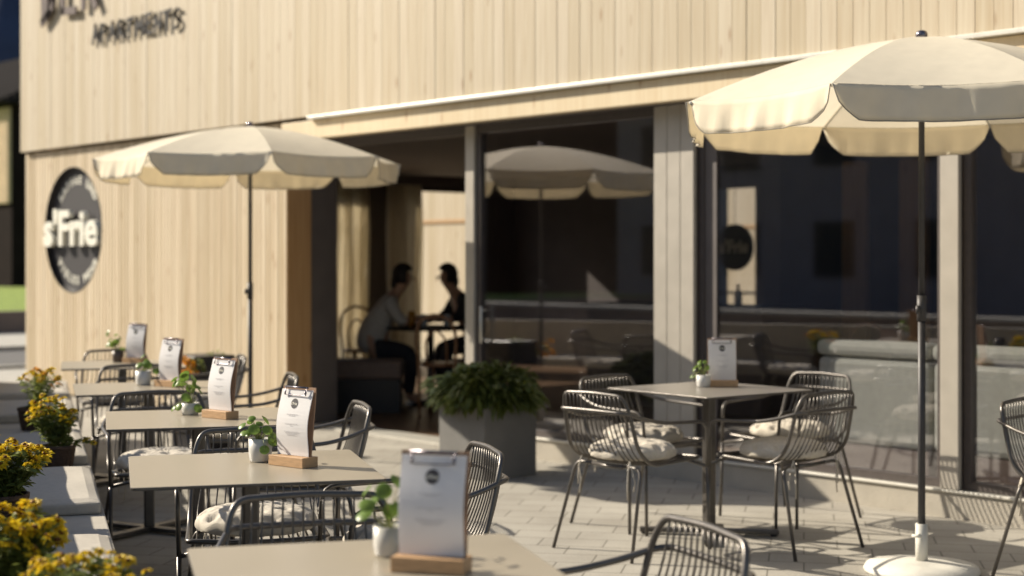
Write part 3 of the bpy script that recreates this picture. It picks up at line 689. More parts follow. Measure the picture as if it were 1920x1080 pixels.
for i, (la, d, rot, l) in enumerate(menus):
    m_ = m0 if i == 0 else copy_tree(m0)
    m_.location = W(la, d, 0.7415); m_.rotation_euler.z = R(rot); tag(m_, l, 'menu stand', 'clipboard menus on the tables')

# ================================================================== TABLE PLANTS
def table_plant(seed, la, d, label, potm, spread=0.07, h=0.10, nl=13, rp=0.037, hp=0.075, lean=(0, 0), ls=0.021):
    rr = random.Random(seed)
    t = empty('potted_plant', W(la, d, 0.7415), HEAD, label, 'plant', 'small plants on the tables')
    bm = bmesh.new(); lathe(bm, [(0, 0), (rp*0.86, 0), (rp*0.93, 0.006), (rp, hp*0.35), (rp*1.03, hp), (rp*0.93, hp), (rp*0.9, hp*0.85), (0, hp*0.85)], 28)
    p = finish('pot', bm, potm, t, smooth=True)
    bm = bmesh.new(); lathe(bm, [(0, hp*0.9), (rp*0.91, hp*0.87)], 16); finish('soil', bm, M['soil'], p)
    sb = bmesh.new(); lb = bmesh.new()
    for k in range(nl):
        a = rr.uniform(0, 2*math.pi); r = spread*rr.uniform(0.25, 1.0); zt = hp+h*(rr.uniform(0.25, 1.0))*(1-0.35*(r/spread)**2)
        if k % 5 == 4: zt = hp*rr.uniform(0.5, 1.1); r = spread*1.1
        tip = Vector((r*math.cos(a)+lean[0]*zt, r*math.sin(a)+lean[1]*zt, zt)); b0 = Vector((rr.uniform(-0.01, 0.01), rr.uniform(-0.01, 0.01), hp*0.85))
        mid = (b0+tip)/2+Vector((0, 0, 0.025+0.02*(k % 5 == 4))); pts = [b0*(1-s)**2+mid*2*s*(1-s)+tip*s*s for s in (0, .25, .5, .75, 1)]
        tube(sb, pts, [0.0017, 0.0015, 0.0013, 0.0011, 0.001], 5)
        rad = ls*rr.uniform(0.65, 1.15); nrm = (Vector((math.cos(a)*0.9, math.sin(a)*0.9, rr.uniform(0.2, 1.3)))+Vector((rr.uniform(-.4, .4), rr.uniform(-.6, .2), 0))).normalized()
        q = nrm.to_track_quat('Z', 'Y'); c = lb.verts.new(tip-nrm*0.0)
        r1 = [lb.verts.new(tip+q @ Vector((rad*0.55*math.cos(2*math.pi*j/14), rad*0.55*math.sin(2*math.pi*j/14), 0.0012))) for j in range(14)]
        r2 = [lb.verts.new(tip+q @ Vector((rad*math.cos(2*math.pi*j/14), rad*math.sin(2*math.pi*j/14), -rad*0.16))) for j in range(14)]
        for j in range(14):
            lb.faces.new((c, r1[j], r1[(j+1) % 14])); lb.faces.new((r1[j], r2[j], r2[(j+1) % 14], r1[(j+1) % 14]))
    finish('stems', sb, M['stem'], t, smooth=True); finish('leaves', lb, M['leaf'], t, smooth=True)
table_plant(1, -0.272, 3.37, 'leggy round leaved plant in a pale pot beside the foreground menu', M['pot'], 0.085, 0.13, 13, lean=(-0.12, 0), ls=0.021, rp=0.032, hp=0.066)
table_plant(2, -0.812, 4.955, 'bushy round leaved plant in a pale pot beside the sharpest menu', M['pot'], 0.062, 0.075, 16, ls=0.017, lean=(-0.12, 0))
table_plant(3, -1.355, 6.47, 'trailing round leaved plant in a low pot on the third table', M['pot'], 0.062, 0.14, 16, hp=0.05, lean=(-0.15, 0))
table_plant(4, -1.925, 8.02, 'sparse round leaved plant in a white pot on the fourth table', M['pot'], 0.075, 0.10, 10, rp=0.04, lean=(0.1, 0), ls=0.018)
table_plant(5, -2.53, 9.86, 'upright plant in a brown pot on the farthest bench table', M['potdark'], 0.07, 0.17, 12, lean=(-0.1, 0))
table_plant(6, 0.985, 7.90, 'small plant in a white pot on the dark table', M['pot'], 0.06, 0.085, 14, hp=0.062, ls=0.013)

# ================================================================== PARASOLS
def parasol(loc, rot, label, Rr=1.08, zr=2.08, za=2.385):
    t = empty('parasol', loc, rot, label, 'parasol', 'cream parasols over the tables')
    bm = bmesh.new(); NS = 8; sub = 8; nr = 9; g = {}
    def rimz(s): return zr + (za-zr)*(1-s**1.55)
    for p in range(NS):
        for j in range(nr+1):
            s = j/nr
            for k in range(sub+1):
                a0 = 2*math.pi*p/NS; a1 = 2*math.pi*(p+1)/NS; f = k/sub
                P0 = Vector((math.cos(a0), math.sin(a0), 0)); P1 = Vector((math.cos(a1), math.sin(a1), 0))
                pt = (P0*(1-f)+P1*f)*Rr*s; sagv = 0.014*s*math.sin(math.pi*f)
                pull = 1-0.035*s*s*math.sin(math.pi*f)
                key = (p % NS, j, k) if k < sub else ((p+1) % NS, j, 0)
                if j == 0: key = (0, 0, 0)
                if key not in g: g[key] = bm.verts.new((pt.x*pull, pt.y*pull, rimz(s)-sagv))
    def G(p, j, k):
        if j == 0: return g[(0, 0, 0)]
        return g[(p % NS, j, k)] if k < sub else g[((p+1) % NS, j, 0)]
    for p in range(NS):
        for j in range(nr):
            for k in range(sub):
                u = []
                for v in (G(p, j, k), G(p, j+1, k), G(p, j+1, k+1), G(p, j, k+1)):
                    if v not in u: u.append(v)
                bm.faces.new(u)
    bm.faces.ensure_lookup_table()
    rimpts = {(p, k): G(p, nr, k).co.copy() for p in range(NS) for k in range(sub+1)}
    for f in bm.faces: f.smooth = True
    for p in range(NS):      # crisp seams along the ribs
        for j in range(nr):
            e = bm.edges.get((G(p, j, 0), G(p, j+1, 0)))
            if e: e.smooth = False
    can = finish('canopy', bm, M['fabric'], t)
    # valance panels with rounded lower corners
    for p in range(NS):
        bm = bmesh.new(); nu, nv = 34, 6; h = {}; rr = random.Random(p+int(abs(loc[0])*10)); ph = rr.uniform(0, 6)
        a = (rimpts[p, 0]+rimpts[p, sub]); out = Vector((a.x, a.y, 0)).normalized()
        for i in range(nu+1):
            f = i/nu; kk = f*sub; k0 = min(sub-1, int(kk)); base = rimpts[p, k0].lerp(rimpts[p, k0+1], kk-k0)
            e = min(f, 1-f); hh = 0.142*(0.03+0.97*min(1.0, (e/0.12))**0.50) if e < 0.12 else 0.142
            for j in range(nv+1):
                s = j/nv; wave = 0.010*s*math.sin(f*19+ph)+0.006*s*math.sin(f*47+ph*2)
                h[i, j] = bm.verts.new(base + out*(0.012*s+wave+0.020*s*math.sin(math.pi*f)) + Vector((0, 0, -hh*s-0.001)))
        for i in range(nu):
            for j in range(nv):
                bm.faces.new((h[i, j], h[i, j+1], h[i+1, j+1], h[i+1, j]))
        pipe = [h[i, nv].co.copy() for i in range(nu+1)]
        o = finish('valance', bm, M['fabric'], t, smooth=True)
        so_ = o.modifiers.new('hem', 'SOLIDIFY'); so_.thickness = 0.0016
        bm = bmesh.new(); tube(bm, pipe, 0.0026, 6); finish('piping', bm, M['piping'], o, smooth=True)
    # metal
    bm = bmesh.new(); tube(bm, [(0, 0, 0.06), (0, 0, 1.20)], 0.0165, 14); tube(bm, [(0, 0, 1.20), (0, 0, za-0.005)], 0.0135, 14); finish('pole', bm, M['pole'], t, smooth=True)
    bm = bmesh.new(); tube(bm, [(0, 0, 1.12), (0, 0, 1.235)], 0.021, 14); tube(bm, [(0, 0, 1.17), (0.05, 0.0, 1.17)], 0.006, 8); tube(bm, [(0.05, 0, 1.155), (0.05, 0, 1.19)], 0.010, 10); finish('height_clamp', bm, M['pole'], t, smooth=True)
    bm = bmesh.new(); lathe(bm, [(0, -0.02), (0.020, -0.01), (0.026, 0.004), (0.027, 0.018), (0.020, 0.030), (0.0, 0.036)], 18, (0, 0, za)); finish('finial', bm, M['clip'], t, smooth=True)
    bm = bmesh.new(); lathe(bm, [(0.016, 0), (0.034, 0), (0.034, 0.04), (0.016, 0.04)], 16, (0, 0, za-0.07)); finish('hub', bm, M['pole'], t, smooth=True)
    bm = bmesh.new(); lathe(bm, [(0.016, 0), (0.034, 0), (0.034, 0.05), (0.016, 0.05)], 16, (0, 0, zr-0.01)); finish('runner', bm, M['pole'], t, smooth=True)
    for p in range(NS):
        a = 2*math.pi*p/NS; c, s = math.cos(a), math.sin(a)
        pts = [(c*Rr*q, s*Rr*q, rimz(q)-0.012-0.02*(q < 0.1)) for q in (0.03, 0.2, 0.4, 0.6, 0.8, 0.995)]
        bm = bmesh.new(); tube(bm, pts, 0.0045, 6); r_ = finish('rib', bm, M['white'], t, smooth=True)
        bm = bmesh.new(); tube(bm, [(c*0.033, s*0.033, zr+0.02), (c*Rr*0.48, s*Rr*0.48, rimz(0.48)-0.016)], 0.0042, 6); finish('strut', bm, M['white'], r_, smooth=True)
        bm = bmesh.new(); lathe(bm, [(0, -0.012), (0.008, -0.008), (0.009, 0.0), (0, 0.006)], 8, (c*Rr, s*Rr, zr-0.006)); finish('rib_tip', bm, M['white'], r_)
    bm = bmesh.new(); lathe(bm, [(0, 0), (0.25, 0), (0.255, 0.012), (0.245, 0.030), (0.14, 0.044), (0.04, 0.052), (0.0, 0.052)], 40); b_ = finish('base', bm, M['white'], t, smooth=True)
    bm = bmesh.new(); lathe(bm, [(0.0, 0.0), (0.027, 0.0), (0.027, 0.17), (0.0175, 0.17)], 20, (0, 0, 0.046)); tube(bm, [(0.02, 0, 0.17), (0.07, 0, 0.17)], 0.006, 8); tube(bm, [(0.07, -0.02, 0.17), (0.07, 0.02, 0.17)], 0.007, 8); finish('sleeve', bm, M['white'], b_, smooth=True)
    return t
vr = (1728-960)/2880; parasol(W(vr*6.86, 6.86), HEAD+R(-123), 'cream parasol with white round base at the right, nearest the camera')
vl = (469-960)/2880; parasol(W(vl*11.0, 11.0), HEAD+R(-118), 'cream parasol above the bench tables by the timber wall', 1.075, 2.105, 2.352)

# ================================================================== BENCH, PADS, FLOWER POTS
ROW = Vector((-0.2983, 0.9545))           # direction of the bench in (lateral, distance)
def onrow(d, off, z):                     # off = distance to the left of the bench's front edge
    la = -1.52-0.3125*(d-5.74); p = Vector((la, d)); n = Vector((-0.9545, -0.2983)); q = p+n*off
    return W(q.x, q.y, z)
bang = yaw(ROW.x, ROW.y)
p0 = onrow(2.2, 0, 0); L_ = (12.2-2.2)/0.9545
bn = empty('long_bench', p0, bang, 'long low bench with light top running behind the cafe tables', 'bench')   # local x along the row, local y to the left
bm = bmesh.new(); bx(bm, 0, L_, 0.0, 0.52, 0.395, 0.442); finish('seat', bm, M['bench'], bn, bevel=0.006)
bm = bmesh.new(); bx(bm, 0.02, L_-0.02, 0.06, 0.50, 0.0, 0.394); finish('plinth', bm, M['greyframe'], bn)
bm = bmesh.new(); bx(bm, 0, L_, 0.53, 0.60, 0.0, 0.82); finish('backrest', bm, M['bench'], bn, bevel=0.006)
def pad(d0, d1, label):
    p = onrow((d0+d1)/2, 0.265, 0.4425); hl = (d1-d0)/0.9545/2
    bm = bmesh.new(); nx, ny = 20, 12; g = {}; rr = random.Random(int(d0*10))
    for s in (0, 1):
        for i in range(nx+1):
            for j in range(ny+1):
                x = -hl+2*hl*i/nx; y = -0.25+0.5*j/ny; ex = min(i, nx-i)/nx*2*hl; ey = min(j, ny-j)/ny*0.5
                e = min(1, (min(ex, ey)/0.02+0.0001))**0.4
                g[s, i, j] = bm.verts.new((x, y, (0.058*(0.78+0.22*e)+0.004*math.sin(x*9)*math.sin(y*14)) if s else 0.0))
    for i in range(nx):
        for j in range(ny):
            bm.faces.new((g[1, i, j], g[1, i+1, j], g[1, i+1, j+1], g[1, i, j+1])); bm.faces.new((g[0, i, j+1], g[0, i+1, j+1], g[0, i+1, j], g[0, i, j]))
    for i in range(nx):
        bm.faces.new((g[0, i, 0], g[0, i+1, 0], g[1, i+1, 0], g[1, i, 0])); bm.faces.new((g[1, i, ny], g[1, i+1, ny], g[0, i+1, ny], g[0, i, ny]))
    for j in range(ny):
        bm.faces.new((g[0, 0, j+1], g[0, 0, j], g[1, 0, j], g[1, 0, j+1])); bm.faces.new((g[0, nx, j], g[0, nx, j+1], g[1, nx, j+1], g[1, nx, j]))
    o = finish('seat_pad', bm, M['pad'], None, smooth=False, bevel=0.010); o.location = p; o.rotation_euler.z = bang
    tag(o, label, 'cushion', 'flat pads on the bench')
pad(4.0, 5.06, 'light flat bench pad behind the nearest yellow flowers'); pad(5.74, 6.70, 'light flat bench pad with a clear edge of shade beside the second table')
pad(7.13, 8.08, 'light flat bench pad just beyond the large wicker pot'); pad(9.06, 10.0, 'light flat bench pad beside the fourth table'); pad(10.5, 11.4, 'light flat bench pad farthest along the bench')

# one flower head, shared
def flower_mesh(petm, seed):
    rr = random.Random(seed); bm = bmesh.new(); n = 11
    for ring, (rad, zz, m_) in enumerate(((0.021, 0.002, 0), (0.015, 0.006, 0))):
        for k in range(n):
            a = 2*math.pi*(k+0.5*ring)/n+rr.uniform(-.1, .1); r = rad*rr.uniform(0.85, 1.1); w_ = 0.0042
            c, s = math.cos(a), math.sin(a); P = lambda q, o, z: bm.verts.new((c*q-s*o, s*q+c*o, z))
            dz = rr.uniform(-0.006, 0.004)
            v = [P(0.004, -w_*0.5, zz), P(0.004, w_*0.5, zz), P(r*0.65, w_, zz+0.003), P(r, 0, zz+dz), P(r*0.65, -w_, zz+0.003)]
            bm.faces.new(v)
    lathe(bm, [(0.0065, 0.002), (0.006, 0.008), (0.003, 0.0115), (0, 0.012)], 10, mi=1)
    me = bpy.data.meshes.new('flower'); bm.to_mesh(me); bm.free(); me.materials.append(petm); me.materials.append(M['disc']); return me
FL = [flower_mesh(M['petal'], 1), flower_mesh(M['petal'], 2), flower_mesh(M['petal2'], 3)]
def leaf_quad(bm, p, d, l, w_, rr, mi=0, bend=0.3):
    d = d.normalized(); s = d.cross(Vector((0, 0, 1))); s = s.normalized() if s.length > 1e-3 else Vector((1, 0, 0)); s = (s+Vector((0, 0, rr.uniform(-.5, .5)))).normalized()
    dn = Vector((0, 0, -bend*l))
    v = [bm.verts.new(p), bm.verts.new(p+d*l*0.35+s*w_), bm.verts.new(p+d*l*0.75+s*w_*0.75+dn*0.4), bm.verts.new(p+d*l+dn), bm.verts.new(p+d*l*0.75-s*w_*0.75+dn*0.4), bm.verts.new(p+d*l*0.35-s*w_)]
    f = bm.faces.new(v); f.material_index = mi
def flower_pot(seed, base, label, rp=0.085, hp=0.125, h=0.27, spread=0.15, nf=26, orange=0.0, extra=None, potm='wicker', fs=1.0, group='flower pots on the bench', lean=(0, 0)):
    rr = random.Random(seed)
    t = empty('flower_pot', base, HEAD, label, 'flower pot', group)
    bm = bmesh.new(); lathe(bm, [(0, 0), (rp*0.76, 0), (rp*0.97, hp*0.85), (rp*1.04, hp*0.86), (rp*1.06, hp), (rp*0.97, hp), (rp*0.93, hp*0.85)], 28)
    if potm == 'wicker':
        for k in range(9):
            z = hp*(0.05+0.09*k); r = rp*(0.76+0.21*z/(hp*0.85))+0.001; tube(bm, [(r*math.cos(2*math.pi*q/28), r*math.sin(2*math.pi*q/28), z+0.003*(-1)**q) for q in range(28)], 0.004, 5, True)
    p = finish('pot', bm, M[potm], t, smooth=True)
    bm = bmesh.new(); lathe(bm, [(0, hp*0.9), (rp*0.94, hp*0.87)], 16); finish('soil', bm, M['soil'], p)
    sb = bmesh.new(); tips = []
    for k in range(nf):
        a = rr.uniform(0, 2*math.pi); r = spread*math.sqrt(rr.uniform(0.0, 1)); z = hp+h*(0.62+0.38*rr.random())*(1-0.35*(r/spread)**2)
        tips.append(Vector((r*math.cos(a)+lean[0], r*math.sin(a)+lean[1], z)))
    if extra: tips += [Vector(e) for e in extra]
    for tip in tips:
        b0 = Vector((rr.uniform(-.5, .5)*rp, rr.uniform(-.5, .5)*rp, hp*0.88)); mid = (b0+tip)/2+Vector((tip.x*0.15, tip.y*0.15, 0.02))
        pts = [b0*(1-s)**2+mid*2*s*(1-s)+tip*s*s for s in (0, .25, .5, .75, 1)]
        tube(sb, pts, 0.0016, 4)
        for q in range(14):
            s = rr.uniform(0.12, 0.95); pt = b0*(1-s)**2+mid*2*s*(1-s)+tip*s*s; a = rr.uniform(0, 6.28)
            leaf_quad(sb, pt, Vector((math.cos(a), math.sin(a), rr.uniform(-0.2, 0.9))), rr.uniform(0.026, 0.052), rr.uniform(0.008, 0.014), rr)
    finish('foliage', sb, M['fleaf'], t)
    for k, tip in enumerate(tips):
        o = bpy.data.objects.new('flower', FL[2] if rr.random() < orange else FL[k % 2]); COL.objects.link(o); o.parent = t; o.location = tip
        o.rotation_euler = (rr.uniform(-0.7, 0.9), rr.uniform(-0.8, 0.5), rr.uniform(0, 6)); s = 1.18*fs*rr.uniform(0.75, 1.25); o.scale = (s, s, s)
    return t
Z = 0.4425
flower_pot(11, W(-2.075, 7.03, Z), 'brown wicker pot of small yellow flowers with one stray stem between bench pads', spread=0.11, rp=0.075, hp=0.105, h=0.235, nf=42, extra=[(0.165, -0.02, 0.115), (0.135, -0.03, 0.13)], fs=0.9, lean=(-0.045, 0))
flower_pot(12, W(-1.80, 5.42, Z), 'brown wicker pot densely filled with yellow flowers at the left edge', spread=0.155, rp=0.09, h=0.20, nf=64, fs=1.1)
flower_pot(13, W(-2.68, 8.62, Z), 'farthest wicker flower pot on the bench, with orange tinged blooms', spread=0.15, rp=0.09, h=0.25, nf=26, orange=0.4, lean=(0.02, 0))
flower_pot(14, W(-1.24, 3.80, Z), 'yellow flowers in the bottom left corner of the photo', spread=0.13, rp=0.09, h=0.235, nf=44, fs=1.15)
flower_pot(15, W(-0.98, 3.50, Z), 'low yellow flowers at the bottom edge beside the foreground table', spread=0.155, rp=0.08, hp=0.10, h=0.195, nf=46, fs=0.8)

# ================================================================== PLANTERS
def bushy(bm, rr, c, rx, ry, rz, n, l0, l1, w_, pale=0.0):
    for k in range(n):
        u = rr.uniform(0, 2*math.pi); v = rr.uniform(-0.35, 1); q = math.sqrt(max(0, 1-v*v)); s = rr.uniform(0.35, 1.0)**0.5
        bump_ = 1+0.16*math.sin(u*5+1)+0.10*math.sin(u*9)+0.10*math.sin(v*7+u*3)
        p = Vector((c[0]+rx*q*math.cos(u)*s*bump_, c[1]+ry*q*math.sin(u)*s*bump_, c[2]+rz*v*s)); d = Vector((math.cos(u)*q, math.sin(u)*q, v*0.6+rr.uniform(-.5, .3)))
        mi = 1 if (math.cos(u-R(200)) > 0.70 and rr.random() < pale) else 0  # lighter leaves only on the sunward side, sunlight put into the colour
        leaf_quad(bm, p, d+Vector((rr.uniform(-.5, .5), rr.uniform(-.5, .5), 0)), rr.uniform(l0, l1), w_*rr.uniform(0.7, 1.2), rr, mi, 0.45)
pt_ = empty('potted_shrub', (-7.57, 6.53, 0), 0, 'dark square planter with dense dark green shrub before the glazed door', 'planter')
bm = bmesh.new(); bx(bm, -0.225, 0.225, -0.225, 0.225, 0, 0.475)
fs_ = [f for f in bm.faces if f.normal.z > 0.9] or [max(bm.faces, key=lambda f: f.calc_center_median().z)]
bmesh.ops.inset_region(bm, faces=fs_, thickness=0.02); bmesh.ops.translate(bm, verts=list({v for f in fs_ for v in f.verts}), vec=(0, 0, -0.04))
finish('planter_box', bm, M['planterlit'], pt_, bevel=0.006)
bm = bmesh.new(); rr = random.Random(5)
for k in range(40):
    a = rr.uniform(0, 6.28); r = rr.uniform(0.1, 0.27); tube(bm, [(0, 0, 0.42), (math.cos(a)*r*0.5, math.sin(a)*r*0.5, 0.56), (math.cos(a)*r, math.sin(a)*r, rr.uniform(0.5, 0.66))], 0.003, 4)
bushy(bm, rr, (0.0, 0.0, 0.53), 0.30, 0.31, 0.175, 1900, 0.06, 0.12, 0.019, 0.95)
finish('foliage', bm, [M['shrub'], M['shrub_sunlit']], pt_)
# black planter with orange flowers beside the far tables
bp_ = empty('tall_planter', W(-2.27, 11.3, 0), 0, 'tall black planter with orange flowers between the far menus by the wall', 'planter')
bm = bmesh.new(); bx(bm, -0.17, 0.17, -0.17, 0.17, 0, 0.70); finish('planter_box', bm, M['black'], bp_, bevel=0.01)
bm = bmesh.new(); rr = random.Random(6); bushy(bm, rr, (0.10, 0.05, 0.70), 0.07, 0.07, 0.03, 40, 0.02, 0.04, 0.008)
bushy(bm, rr, (0.19, -0.17, 0.63), 0.05, 0.05, 0.06, 60, 0.02, 0.04, 0.010); finish('foliage', bm, M['fleaf'], bp_)
for k in range(16):
    o = bpy.data.objects.new('flower', FL[2]); COL.objects.link(o); o.parent = bp_
    o.location = (0.16+rr.uniform(-.06, .08), -0.24+rr.uniform(-.06, .06), 0.64+rr.uniform(-.10, .06)); o.rotation_euler = (R(60)+rr.uniform(-.4, .4), rr.uniform(-.4, .4), R(10)); o.scale = (1.6, 1.6, 1.6)

# ================================================================== INTERIOR
def curtain(y0, y1, label, x=-15.45, amp=0.045, n=9, seed=1):
    bm = bmesh.new(); N_ = n*8; rr = random.Random(seed); g = {}; zs = [0.06, 0.6, 1.2, 1.8, 2.36]
    for i in range(N_+1):
        f = i/N_; y = y0+(y1-y0)*f
        for j, z in enumerate(zs):
            g[i, j] = bm.verts.new((x+amp*math.sin(f*n*2*math.pi+0.25*math.sin(z*2))*(0.7+0.3*math.sin(f*17)), y+0.02*math.sin(z*3+f*9), z))
    for i in range(N_):
        for j in range(len(zs)-1): bm.faces.new((g[i, j], g[i+1, j], g[i+1, j+1], g[i, j+1]))
    o = finish('curtain', bm, M['curtain'], None, smooth=True); so_ = o.modifiers.new('t', 'SOLIDIFY'); so_.thickness = 0.003
    tag(o, label, 'curtain', 'curtains inside the cafe')
curtain(10.80, 11.38, 'pleated beige curtain at the left side of the open doorway'); curtain(11.66, 12.22, 'pleated beige curtain next to the bright end window', seed=3, n=7)
curtain(8.1, 8.6, 'gathered curtain hidden at the near end of the room', seed=4, n=6)

def bentwood(loc, rz, label):
    t = empty('bentwood_chair', loc, rz, label, 'chair', 'bentwood chairs inside the cafe')      # faces +x
    bm = bmesh.new(); lathe(bm, [(0, 0.445), (0.19, 0.448), (0.205, 0.455), (0.205, 0.475), (0.19, 0.478), (0, 0.47)], 28); finish('seat', bm, M['bent'], t, smooth=True)
    bm = bmesh.new(); arch = [(-0.19, -0.16, 0.0), (-0.185, -0.165, 0.45), (-0.22, -0.185, 0.7), (-0.24, -0.15, 0.86), (-0.25, 0, 0.92), (-0.24, 0.15, 0.86), (-0.22, 0.185, 0.7), (-0.185, 0.165, 0.45), (-0.19, 0.16, 0.0)]
    tube(bm, rounded(arch, 0.12), 0.014, 10)
    finish('back_bow', bm, M['bent'], t, smooth=True)
    bm = bmesh.new(); tube(bm, rounded([(-0.19, -0.09, 0.46), (-0.225, -0.10, 0.68), (-0.24, 0, 0.80), (-0.225, 0.10, 0.68), (-0.19, 0.09, 0.46)], 0.1), 0.010, 8); finish('inner_bow', bm, M['bent'], t, smooth=True)
    for s in (1, -1):
        bm = bmesh.new(); tube(bm, [(0.13, s*0.13, 0.45), (0.19, s*0.17, 0.0)], [0.015, 0.011], 10); finish('leg', bm, M['bent'], t, smooth=True)
    bm = bmesh.new(); tube(bm, [(0.16*math.cos(2*math.pi*k/24), 0.16*math.sin(2*math.pi*k/24), 0.22) for k in range(24)], 0.008, 8, True); finish('ring_stretcher', bm, M['bent'], t, smooth=True)
    return t
b0 = bentwood(W(-0.61, 13.62, 0.013), yaw(0.25, 1), 'bentwood chair seen from behind in the open doorway')
for p, rz, l in ((W(-1.52, 15.7, 0.013), yaw(0.4, -1), 'bentwood chair behind the seated white shirted guest'), (W(2.85, 11.7, 0.013), R(90), 'bentwood chair behind the sofa inside the right window')):
    c = copy_tree(b0); c.location = p; c.rotation_euler.z = rz; tag(c, l)
# table inside the door
it = empty('round_table', W(-0.78, 14.75, 0.013), 0, 'round dark table with glasses inside the open doorway', 'table')
bm = bmesh.new(); lathe(bm, [(0, 0.72), (0.42, 0.72), (0.43, 0.735), (0.42, 0.75), (0, 0.75)], 36); finish('tabletop', bm, M['black'], it)
bm = bmesh.new(); lathe(bm, [(0, 0.0), (0.24, 0), (0.23, 0.02), (0.035, 0.05), (0.03, 0.70), (0.1, 0.72)], 24); finish('pedestal', bm, M['black'], it, smooth=True)
def glass(loc, label, m='clearglass', h=0.12):
    bm = bmesh.new(); lathe(bm, [(0, 0), (0.028, 0), (0.034, h), (0.031, h), (0.026, 0.008), (0, 0.008)], 16); o = finish('drinking_glass', bm, M[m], None, smooth=True, loc=loc); tag(o, label, 'glass', 'glasses on the indoor table')
glass(W(-0.95, 14.55, 0.764), 'amber drink glass on the round indoor table, left', 'amber', 0.15); glass(W(-0.84, 14.6, 0.764), 'clear glass in the middle of the round indoor table'); glass(W(-0.62, 14.6, 0.764), 'clear glass on the round indoor table, right')
# upholstered bench left of it
ub = empty('upholstered_bench', W(-1.62, 14.15, 0.013), HEAD, 'brown upholstered bench just inside the open doorway', 'bench')
bm = bmesh.new(); bx(bm, -0.05, 0.62, -0.25, 0.25, 0.30, 0.47); finish('seat', bm, M['brownsofa'], ub, bevel=0.03)
bm = bmesh.new(); bx(bm, -0.16, -0.055, -0.25, 0.25, 0.12, 0.86); finish('backrest', bm, M['brownsofa'], ub, bevel=0.03)
bm = bmesh.new(); bx(bm, -0.14, 0.60, -0.22, 0.22, 0.0, 0.298); finish('base', bm, M['black'], ub)
# sofa behind the right window
for i, (x0, x1, l) in enumerate(((-5.78, -4.98, 'grey green sofa segment at the rounded left end inside the right window'), (-4.97, -3.75, 'grey green sofa segment behind the parasol pole'), (-3.74, -2.5, 'grey green sofa segment at the right edge of the photo'))):
    t = empty('window_sofa', ((x0+x1)/2, 7.86, 0.012), 0, l, 'sofa', 'sofa segments inside the right window'); hx = (x1-x0)/2-0.004
    bm = bmesh.new(); bx(bm, -hx, hx, -0.22, -0.06, 0.28, 0.80); finish('backrest', bm, M['sofa'], t, bevel=0.04)
    bm = bmesh.new(); bx(bm, -hx, hx, -0.235, -0.055, 0.805, 0.90); finish('head_roll', bm, M['sofa'], t, bevel=0.035)
    bm = bmesh.new(); bx(bm, -hx, hx, -0.055, 0.45, 0.28, 0.45); finish('seat', bm, M['sofa'], t, bevel=0.03)
    bm = bmesh.new(); bx(bm, -hx+0.02, hx-0.02, -0.20, 0.40, 0.0, 0.278); finish('base', bm, M['brownsofa'], t)
# bar counter, bottles, picture, window sign
bc = empty('bar_counter', (-9.9, 10.9, 0.012), 0, 'dark bar counter inside behind the middle pillar', 'counter')
bm = bmesh.new(); bx(bm, -0.9, 1.3, -0.3, 0.3, 0, 0.93); finish('body', bm, M['innerwall'], bc)
bm = bmesh.new(); bx(bm, -0.95, 1.35, -0.35, 0.35, 0.932, 0.97); finish('worktop', bm, M['black'], bc, bevel=0.005)
def bottle(loc, label, m, h=0.28):
    bm = bmesh.new(); lathe(bm, [(0, 0), (0.036, 0), (0.037, h*0.6), (0.014, h*0.75), (0.013, h), (0, h)], 16); tag(finish('bottle', bm, M[m], None, smooth=True, loc=loc), label, 'bottle', 'bottles on the bar counter')
bottle((-9.0, 10.75, 0.983), 'pale bottle on the bar counter, rightmost', 'signwhite', 0.2); bottle((-9.5, 10.8, 0.983), 'amber bottle in the middle of the bar counter', 'amber'); bottle((-9.75, 10.9, 0.983), 'clear bottle on the bar counter, leftmost', 'clearglass')
pc = empty('wall_picture', (-5.62, 12.395, 1.62), 0, 'dark framed picture with muted blooms on the indoor wall', 'picture')
bm = bmesh.new(); bx(bm, -0.34, 0.34, -0.035, 0, -0.42, 0.42); finish('frame', bm, M['black'], pc, bevel=0.005)
bm = bmesh.new(); bx(bm, -0.30, 0.30, -0.040, -0.036, -0.38, 0.38); cv = finish('canvas', bm, M['paint1'], pc)
for x, z, r, m in ((-0.08, 0.12, 0.05, 'brass'), (-0.02, -0.05, 0.06, 'red'), (0.04, -0.2, 0.09, 'brownsofa')):
    bm = bmesh.new(); ydisc(bm, r, -0.0445, -0.041, 14); finish('painted_bloom', bm, M[m], cv, loc=(x, 0, z))
hs_ = empty('window_sign', (-11.60, 13.80, 1.55), 0, 'round dark sign hanging before the bright rear window', 'sign')
bm = bmesh.new(); ydisc(bm, 0.27, -0.015, 0.015, 32); finish('plate', bm, M['sign'], hs_)
bm = bmesh.new(); tube(bm, [(0, 0, 0.26), (0, 0, 0.94)], 0.004, 6); finish('hanger', bm, M['clip'], hs_)
bm = bmesh.new(); text_bm(bm, "s'Frie", 0.20, 0.004, Matrix.Translation((0, -0.022, -0.06)) @ UP, bold=0.006); finish('lettering', bm, M['signwhite'], hs_)
bm = bmesh.new(); bx(bm, -0.09, 0.09, -0.01, 0.01, 0, 0.16)
tag(finish('red_card', bm, M['red'], None, loc=(-6.1, 8.9, 0.763)), 'dark red card standing on the indoor table behind the glass', 'card')
bm = bmesh.new(); st = empty('side_table', (-6.1, 8.95, 0.012), 0, 'small dark indoor table carrying the red card', 'table')
lathe(bm, [(0, 0.72), (0.33, 0.72), (0.33, 0.75), (0, 0.75)], 28); finish('tabletop', bm, M['black'], st)
bm = bmesh.new(); lathe(bm, [(0, 0), (0.2, 0), (0.03, 0.04), (0.03, 0.72)], 20); finish('pedestal', bm, M['black'], st)

